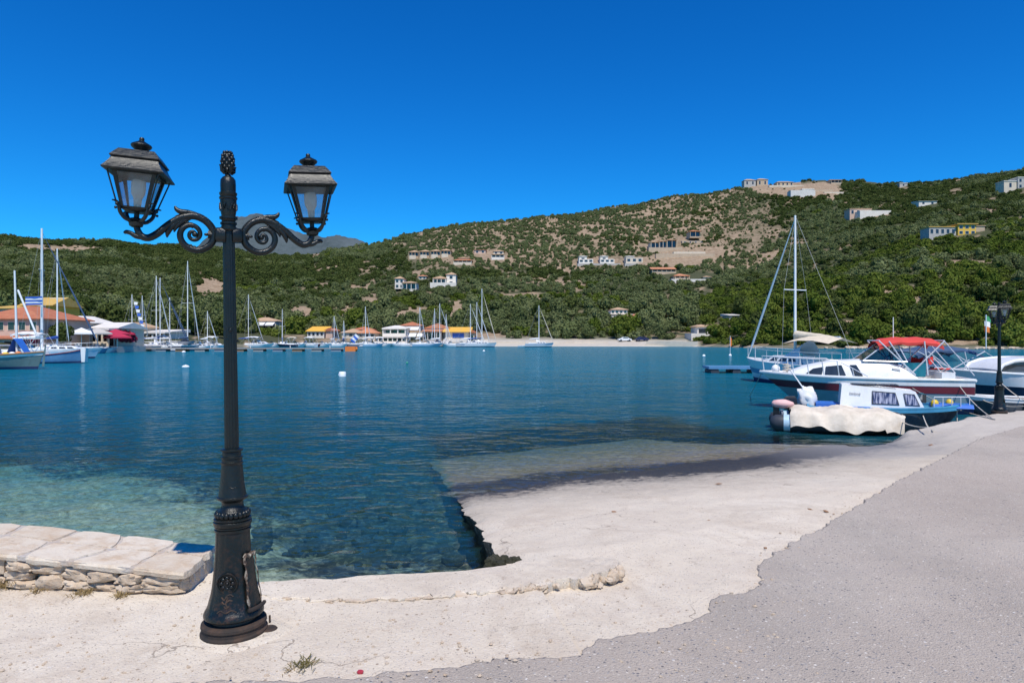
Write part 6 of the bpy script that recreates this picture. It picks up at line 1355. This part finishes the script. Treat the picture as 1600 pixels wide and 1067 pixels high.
# ------------------------------------------------------------------ stone wall beside the lamp
WA = Vector((-2.187, 4.557, 0)); WB = Vector((-3.53, 4.71, 0)); wd = (WB-WA).normalized(); wn_ = Vector((-.08, 1, 0)).normalized(); WL = 4.2
def wh(l): return .165+.058*l if l < 1.5 else .252+.02*(l-1.5)
wall = thing('stone_wall', 'low limestone rubble wall with flat cap slabs beside the lamp', 'wall', (0, 0, 0))
m = MB(); ring = []
for i in range(22):
    l = WL*i/21; a = WA+wd*l; b = a+wn_*(.55+.05*l); h = Q+wh(l)-.033
    a2 = a+wn_*.10
    ring.append([(a2.x, a2.y, Q-.05), (b.x, b.y, Q-.6), (b.x, b.y, h), (a2.x, a2.y, h)])
m.loft(ring); m.build('mortar_core', 'mortar', wall, 30)
rg = random.Random(5)
def stone_mesh(seed, w, h, d):
    q = random.Random(seed); a1, a2, a3, b1, b2 = [q.uniform(0, 6) for _ in range(5)]
    def fn(dv):
        x_, y_, z_ = dv; n_ = (abs(x_)**4.2+abs(y_)**4.2+abs(z_)**4.2)**(-1/4.2)
        return n_*(1+.10*math.sin(4*x_+a1)*math.sin(5*z_+a2)+.07*math.sin(9*x_+a3+6*z_)+.05*math.sin(13*z_+b1-7*x_)+.06*math.sin(11*y_+b2)+.05*math.sin(17*x_-a1)*math.sin(15*z_+a3))
    mm = MB(); mm.ball((0, 0, 0), (w/2, d/2, h/2), 14, 9, M=Matrix.Rotation(R(90), 4, 'X'), fn=None) if False else mm.ball((0, 0, 0), (w/2, d/2, h/2), 18, 12, fn=fn)
    return mm
l = .015; cols = []
ci_ = 0
while l < WL-.1:
    H = wh(l+.08)-.05; nrow = 2 if H < .17 else (2 if rg.random() < .55 else 3)
    fr = [rg.uniform(.7, 1.3) for _ in range(nrow)]; sm = sum(fr); z_ = 0; w = rg.uniform(.11, .24)*(1.25 if nrow == 2 else .9)
    for k in range(nrow):
        h = H*fr[k]/sm; lx = l+w/2+rg.uniform(-.02, .02); ww = w*rg.uniform(.92, 1.12)
        mm = stone_mesh(ci_, ww, h*1.06, .13); ci_ += 1
        c = WA+wd*lx+wn_*(.055+rg.uniform(-.012, .012)); c.z = Q+z_+h/2+.006
        o = mm.build('stone', 'limestone', wall, 38); o.location = c; o.rotation_euler = (rg.uniform(-.08, .08), rg.uniform(-.18, .18), math.atan2(-wd.y, -wd.x)); z_ += h
    if rg.random() < .5:
        mm = stone_mesh(ci_+500, rg.uniform(.05, .09), rg.uniform(.03, .05), .09); o = mm.build('stone', 'limestone', wall, 38); c = WA+wd*(l+w)+wn_*.05; c.z = Q+H*.6; o.location = c
    l += w
# end face stones
for k in range(4):
    mm = stone_mesh(900+k, .14, .12+.02*(k % 2), .1); o = mm.build('stone', 'limestone', wall, 38); c = WA+wn_*(.1+.13*k)+wd*.05; c.z = Q+.07; o.location = c; o.rotation_euler = (0, rg.uniform(-.1, .1), R(92))
# irregular cap slabs: two jittered rows
nc = 9; xs = [WL*((i/nc)**1.15) for i in range(nc+1)]
def capco(l_, t_): 
    a = WA+wd*l_-wn_*.025; return a+wn_*((.60+.05*l_)*t_)
lines = []
for i in range(nc+1):
    j = [0 if i == 0 else rg.uniform(-.09, .09) for _ in range(3)]; midt = .5+rg.uniform(-.14, .14)
    lines.append([(xs[i]-.03*(i == 0)+j[0], 0), (xs[i]-.03*(i == 0)+j[1], midt), (xs[i]-.03*(i == 0)+j[2], 1.0)])
for i in range(nc):
    for row in (0, 1):
        cs = [lines[i][row], lines[i+1][row], lines[i+1][row+1], lines[i][row+1]]; poly = []
        cxm = sum(a for a, b in cs)/4; ctm = sum(b for a, b in cs)/4
        for q in range(4):
            a, b = cs[q], cs[(q+1) % 4]
            for f in (0, .25, .5, .75):
                l_ = a[0]+(b[0]-a[0])*f; t_ = a[1]+(b[1]-a[1])*f; g_ = .012 if f else .03
                l_ += rg.uniform(-.012, .012); t_ += rg.uniform(-.015, .015)
                v = Vector((cxm-l_, (ctm-t_)*.6)); v = v.normalized()*g_ if v.length else v
                p = capco(l_+v.x, min(1, max(-.0, t_+v.y/.6))); poly.append((p.x, p.y))
        cz = Q+wh(max(0, cxm)); cx_, cy_ = sum(a for a, b in poly)/len(poly), sum(b for a, b in poly)/len(poly)
        top = [(a+(cx_-a)*.03, b+(cy_-b)*.03) for a, b in poly]
        mm = MB(); n_ = len(poly)
        def zof(a, b):
            dl = (Vector((a, b, 0))-WA).dot(wd); return Q+wh(max(0, dl))
        vs = [(a, b, zof(a, b)-.045+rg.uniform(-.006, .006)) for a, b in poly]+[(a+rg.uniform(-.004, .004), b-(.006 if row == 0 else 0), zof(a, b)-.018) for a, b in poly]+[(a, b, zof(a, b)+rg.uniform(-.002, .003)) for a, b in top]
        fs = [tuple(range(n_-1, -1, -1)), tuple(range(2*n_, 3*n_))]+[(k0*n_+q, k0*n_+(q+1) % n_, (k0+1)*n_+(q+1) % n_, (k0+1)*n_+q) for k0 in (0, 1) for q in range(n_)]
        if wd.x < 0: fs = [tuple(reversed(f)) for f in fs]
        mm.add(vs, fs); mm.build('cap_slab', 'capstone', wall, 30)
m = MB(); ring = []                                     # mortar bed between the slabs
for i in range(22):
    l_ = WL*i/21; a = capco(l_+.02, .02); b = capco(l_+.02, .985); h = Q+wh(l_)
    ring.append([(a.x, a.y, h-.034), (b.x, b.y, h-.034), (b.x, b.y, h-.004), (a.x, a.y, h-.004)])
m.loft(ring); m.build('mortar_joints', 'mortar', wall, 30)

# ------------------------------------------------------------------ broken ledge along the quay edge
near_px = [(405, 934), (460, 938), (520, 940), (590, 939), (660, 936), (720, 931), (780, 926), (830, 921), (880, 916), (925, 912), (962, 903), (966, 893)]
far_px = [(405, 912), (460, 909), (520, 908), (590, 902), (660, 898), (720, 894), (780, 887), (830, 880), (880, 874), (925, 872), (962, 876), (972, 884)]
m = MB(); ring = []; NN = 90
nx_ = [G(a, b, Q) for a, b in near_px]; fx_ = [G(a, b, Q) for a, b in far_px]
for i in range(NN+1):
    f = i/NN*(len(nx_)-1); k = min(int(f), len(nx_)-2); q = f-k; a = nx_[k].lerp(nx_[k+1], q); b = fx_[k].lerp(fx_[k+1], q); h = float(np.interp(i/NN, [0, .25, .55, .75, .9, .97, 1], [.012, .014, .022, .045, .07, .06, .01])); row = []
    jx = .014*math.sin(i*1.9)+.022*math.sin(i*.77+1)+.012*math.sin(i*3.3+2); 
    for j in range(9):
        g = j/8; p = a.lerp(b, g); n_ = .006*math.sin(p.x*17+p.y*11)+.004*math.sin(p.x*43-p.y*29)
        zz_ = Q+h*(1-.85*g**2)+n_*min(1, h*30)
        if j == 0: row += [(p.x+jx*.3, p.y+jx+.01, Q-.03), (p.x+jx*.3, p.y+jx, Q+h*.5)]
        row.append((p.x, p.y+(jx if j == 0 else 0)+(.008 if j == 0 else 0), zz_))
    ring.append(row)
m.loft(ring, closed=False, cap=False); tag(m.build('quay_ledge', 'quay_concrete', None, 35), kind='structure')
rg = random.Random(9)
rub = thing('rubble_edging', 'crumbling row of broken stones along the front of the quay ledge', 'rubble', (0, 0, 0))
for i in range(46):
    f = .40+.585*math.sqrt(rg.random()); ff = f*(len(nx_)-1); k = min(int(ff), len(nx_)-2); p = nx_[k].lerp(nx_[k+1], ff-k)
    h = float(np.interp(f, [.4, .6, .8, .93, 1], [.018, .03, .055, .085, .05])); w = rg.uniform(.025, .12); h *= rg.uniform(.35, 1.1)
    mm = stone_mesh(700+i, w, h, rg.uniform(.03, .08)); o = mm.build('stone', 'limestone', rub, 38); o.location = (p.x, p.y+rg.uniform(-.03, .012), Q+h*rg.uniform(.2, .45)); o.rotation_euler = (rg.uniform(-.5, .5), rg.uniform(-.7, .7), rg.uniform(-1, 1.5))
for i in range(22):                                      # crack lumps further left
    f = rg.choice([.09, .12, .2, .22, .26, .33, .36])+rg.uniform(-.03, .03); ff = f*(len(nx_)-1); k = min(int(ff), len(nx_)-2); p = nx_[k].lerp(nx_[k+1], ff-k)
    mm = stone_mesh(800+i, rg.uniform(.015, .09), rg.uniform(.008, .022), rg.uniform(.015, .04)); o = mm.build('stone', 'limestone', rub, 38); o.location = (p.x, p.y+rg.uniform(-.012, .012), Q+.006); o.rotation_euler = (0, 0, rg.uniform(-.3, .3))
# rubble in the corner of slipway and quay
rc = thing('corner_rubble', 'weedy stones in the corner between slipway and quay', 'rubble', (0, 0, 0))
for i in range(16):
    p = G(768+rg.uniform(-6, 56), 884-rg.uniform(0, 10), Q-.06); mm = stone_mesh(850+i, rg.uniform(.06, .13), rg.uniform(.06, .12), .09); o = mm.build('stone', 'sea_wall', rc, 38); o.location = (p.x, p.y+.03, Q-.07-rg.uniform(0, .1)); o.rotation_euler = (rg.uniform(-.4, .4), rg.uniform(-.4, .4), rg.uniform(0, 3))
# stones on the sea bed that show through the water
for i in range(46):
    px = rg.uniform(400, 745); py = rg.uniform(770, 885); p = G(px, py, -.45); sz = rg.uniform(.08, .3)
    if i >= 46: px = rg.uniform(0, 330); py = rg.uniform(740, 830); p = G(px, py, -.4); sz = rg.uniform(.05, .1)
    mm = stone_mesh(950+i, sz, sz*.6, sz*.8); o = mm.build('submerged_stone', rg.choice(['sea_bed', 'sea_wall', 'sea_bed']), None, 40); o.location = (p.x, p.y, float(bed_z(np.array(p.x), np.array(p.y)))+sz*.12); o.rotation_euler = (0, 0, rg.uniform(0, 6)); tag(o, 'rounded stone lying under the clear water by the quay', 'stone', 'stones under the water')
# weeds and litter
mk_leaf('dry_grass', (.3, .22, .1), (.36, .27, .13), (.22, .15, .07)); mk_leaf('weed_green', (.1, .11, .04), (.14, .13, .05), (.2, .15, .06))
def tuft(label, p, r_, n, mat, hgt, name='weed_tuft'):
    m = MB(); q = random.Random(int(p.x*1000))
    for i in range(n):
        a = q.uniform(0, 6.28); rr = r_*q.uniform(.4, 1); h = hgt*q.uniform(.4, 1); b = (q.gauss(0, r_*.3), q.gauss(0, r_*.3), 0); c = (b[0]+rr*.5*math.cos(a), b[1]+rr*.5*math.sin(a), h); d = (b[0]+rr*math.cos(a), b[1]+rr*math.sin(a), h*.7); w = .0022
        m.add([(b[0]-w, b[1], 0), (b[0]+w, b[1], 0), (c[0]+w, c[1], c[2]), (c[0]-w, c[1], c[2]), d], [(0, 1, 2, 3), (3, 2, 4)])
    o = m.build(name, mat); o.location = p; return tag(o, label, 'weed')
def gq(px, py): p = G(px, py, Q); p.z = Q; return p
tuft('straggly green weed growing from the concrete in front of the lamp', gq(478, 1040), .09, 70, 'weed_green', .03); tuft('dry weed stalk lying left of the green weed', gq(455, 1048), .06, 18, 'dry_grass', .02)
tuft('dry grass tuft at the left end of the wall foot', gq(12, 918), .13, 120, 'dry_grass', .07); tuft('dry grass tuft below the middle of the wall', gq(128, 930), .1, 80, 'dry_grass', .04); tuft('dry grass tuft under the right half of the wall', gq(190, 932), .08, 60, 'dry_grass', .035); tuft('thin dry grass at the wall foot between two tufts', gq(60, 925), .08, 50, 'dry_grass', .03)
for i, (px, py, w) in enumerate([(960, 801, .06), (957, 817, .05), (1108, 815, .05), (1072, 828, .04), (932, 850, .03), (1196, 858, .03), (1265, 797, .08), (1122, 757, .1), (1455, 696, .12), (1290, 800, .06)]):
    p = G(px, py, Q*.6); s_, t_ = st(p.x, p.y); z_ = float(ramp_z(np.array(s_), np.array(t_))); p = G(px, py, z_)
    m = MB(); m.ball((0, 0, 0), (w/2, w*.3, .008), 8, 4, fn=lambda d: 1+.3*math.sin(6*d[0]+i)); o = m.build('dry_leaf', 'wood'); o.location = (p.x, p.y, z_+.012); o.rotation_euler = (.1, .1, i*1.3); tag(o, 'brown dry leaf lying on the pale slipway', 'leaf', 'dry leaves on the slipway')
m = MB(); mm = stone_mesh(990, .03, .018, .02); o = mm.build('red_scrap', 'crimson', None, 40); o.location = gq(1262, 1012) if False else gq(563, 1052)+Vector((0, 0, .008)); tag(o, 'tiny red scrap on the concrete near the road edge', 'litter')

# loose grit and pebbles lying about (one mass)
m = MB(); q = random.Random(77)
def ground_at(x_, y_):
    s_, t_ = st(x_, y_); return (float(ramp_z(np.array(s_), np.array(t_))) if x_ > left_line_x(y_) else Q)
for i in range(900):
    if i < 380:
        k = q.randrange(len(fx)-1); x_, y_ = fx[k]+q.gauss(0, .10), fy[k]+q.gauss(0, .10)
        if not (3.2 < y_ < 9): continue
    else:
        p = G(q.uniform(0, 1300), q.uniform(905, 1066), Q); x_, y_ = p.x, p.y
    dd = .62*x_-.78*y_; e = float(np.interp(.78*x_+.62*y_, tq, dq)); z_ = ground_at(x_, y_)+(.02 if dd > e else .003); sz = .003+.009*q.random()**3
    b1, b2 = q.uniform(0, 6), q.uniform(0, 6)
    m.ball((x_, y_, z_), (sz*q.uniform(.8, 1.6), sz*q.uniform(.8, 1.3), sz*.7), 6, 4, fn=lambda d: 1+.25*math.sin(5*d[0]+b1)*math.cos(4*d[1]+b2))
o = m.build('loose_gravel', 'limestone', None); tag(o, 'loose grit and pebbles scattered over concrete and road edge', 'gravel', kind='stuff')
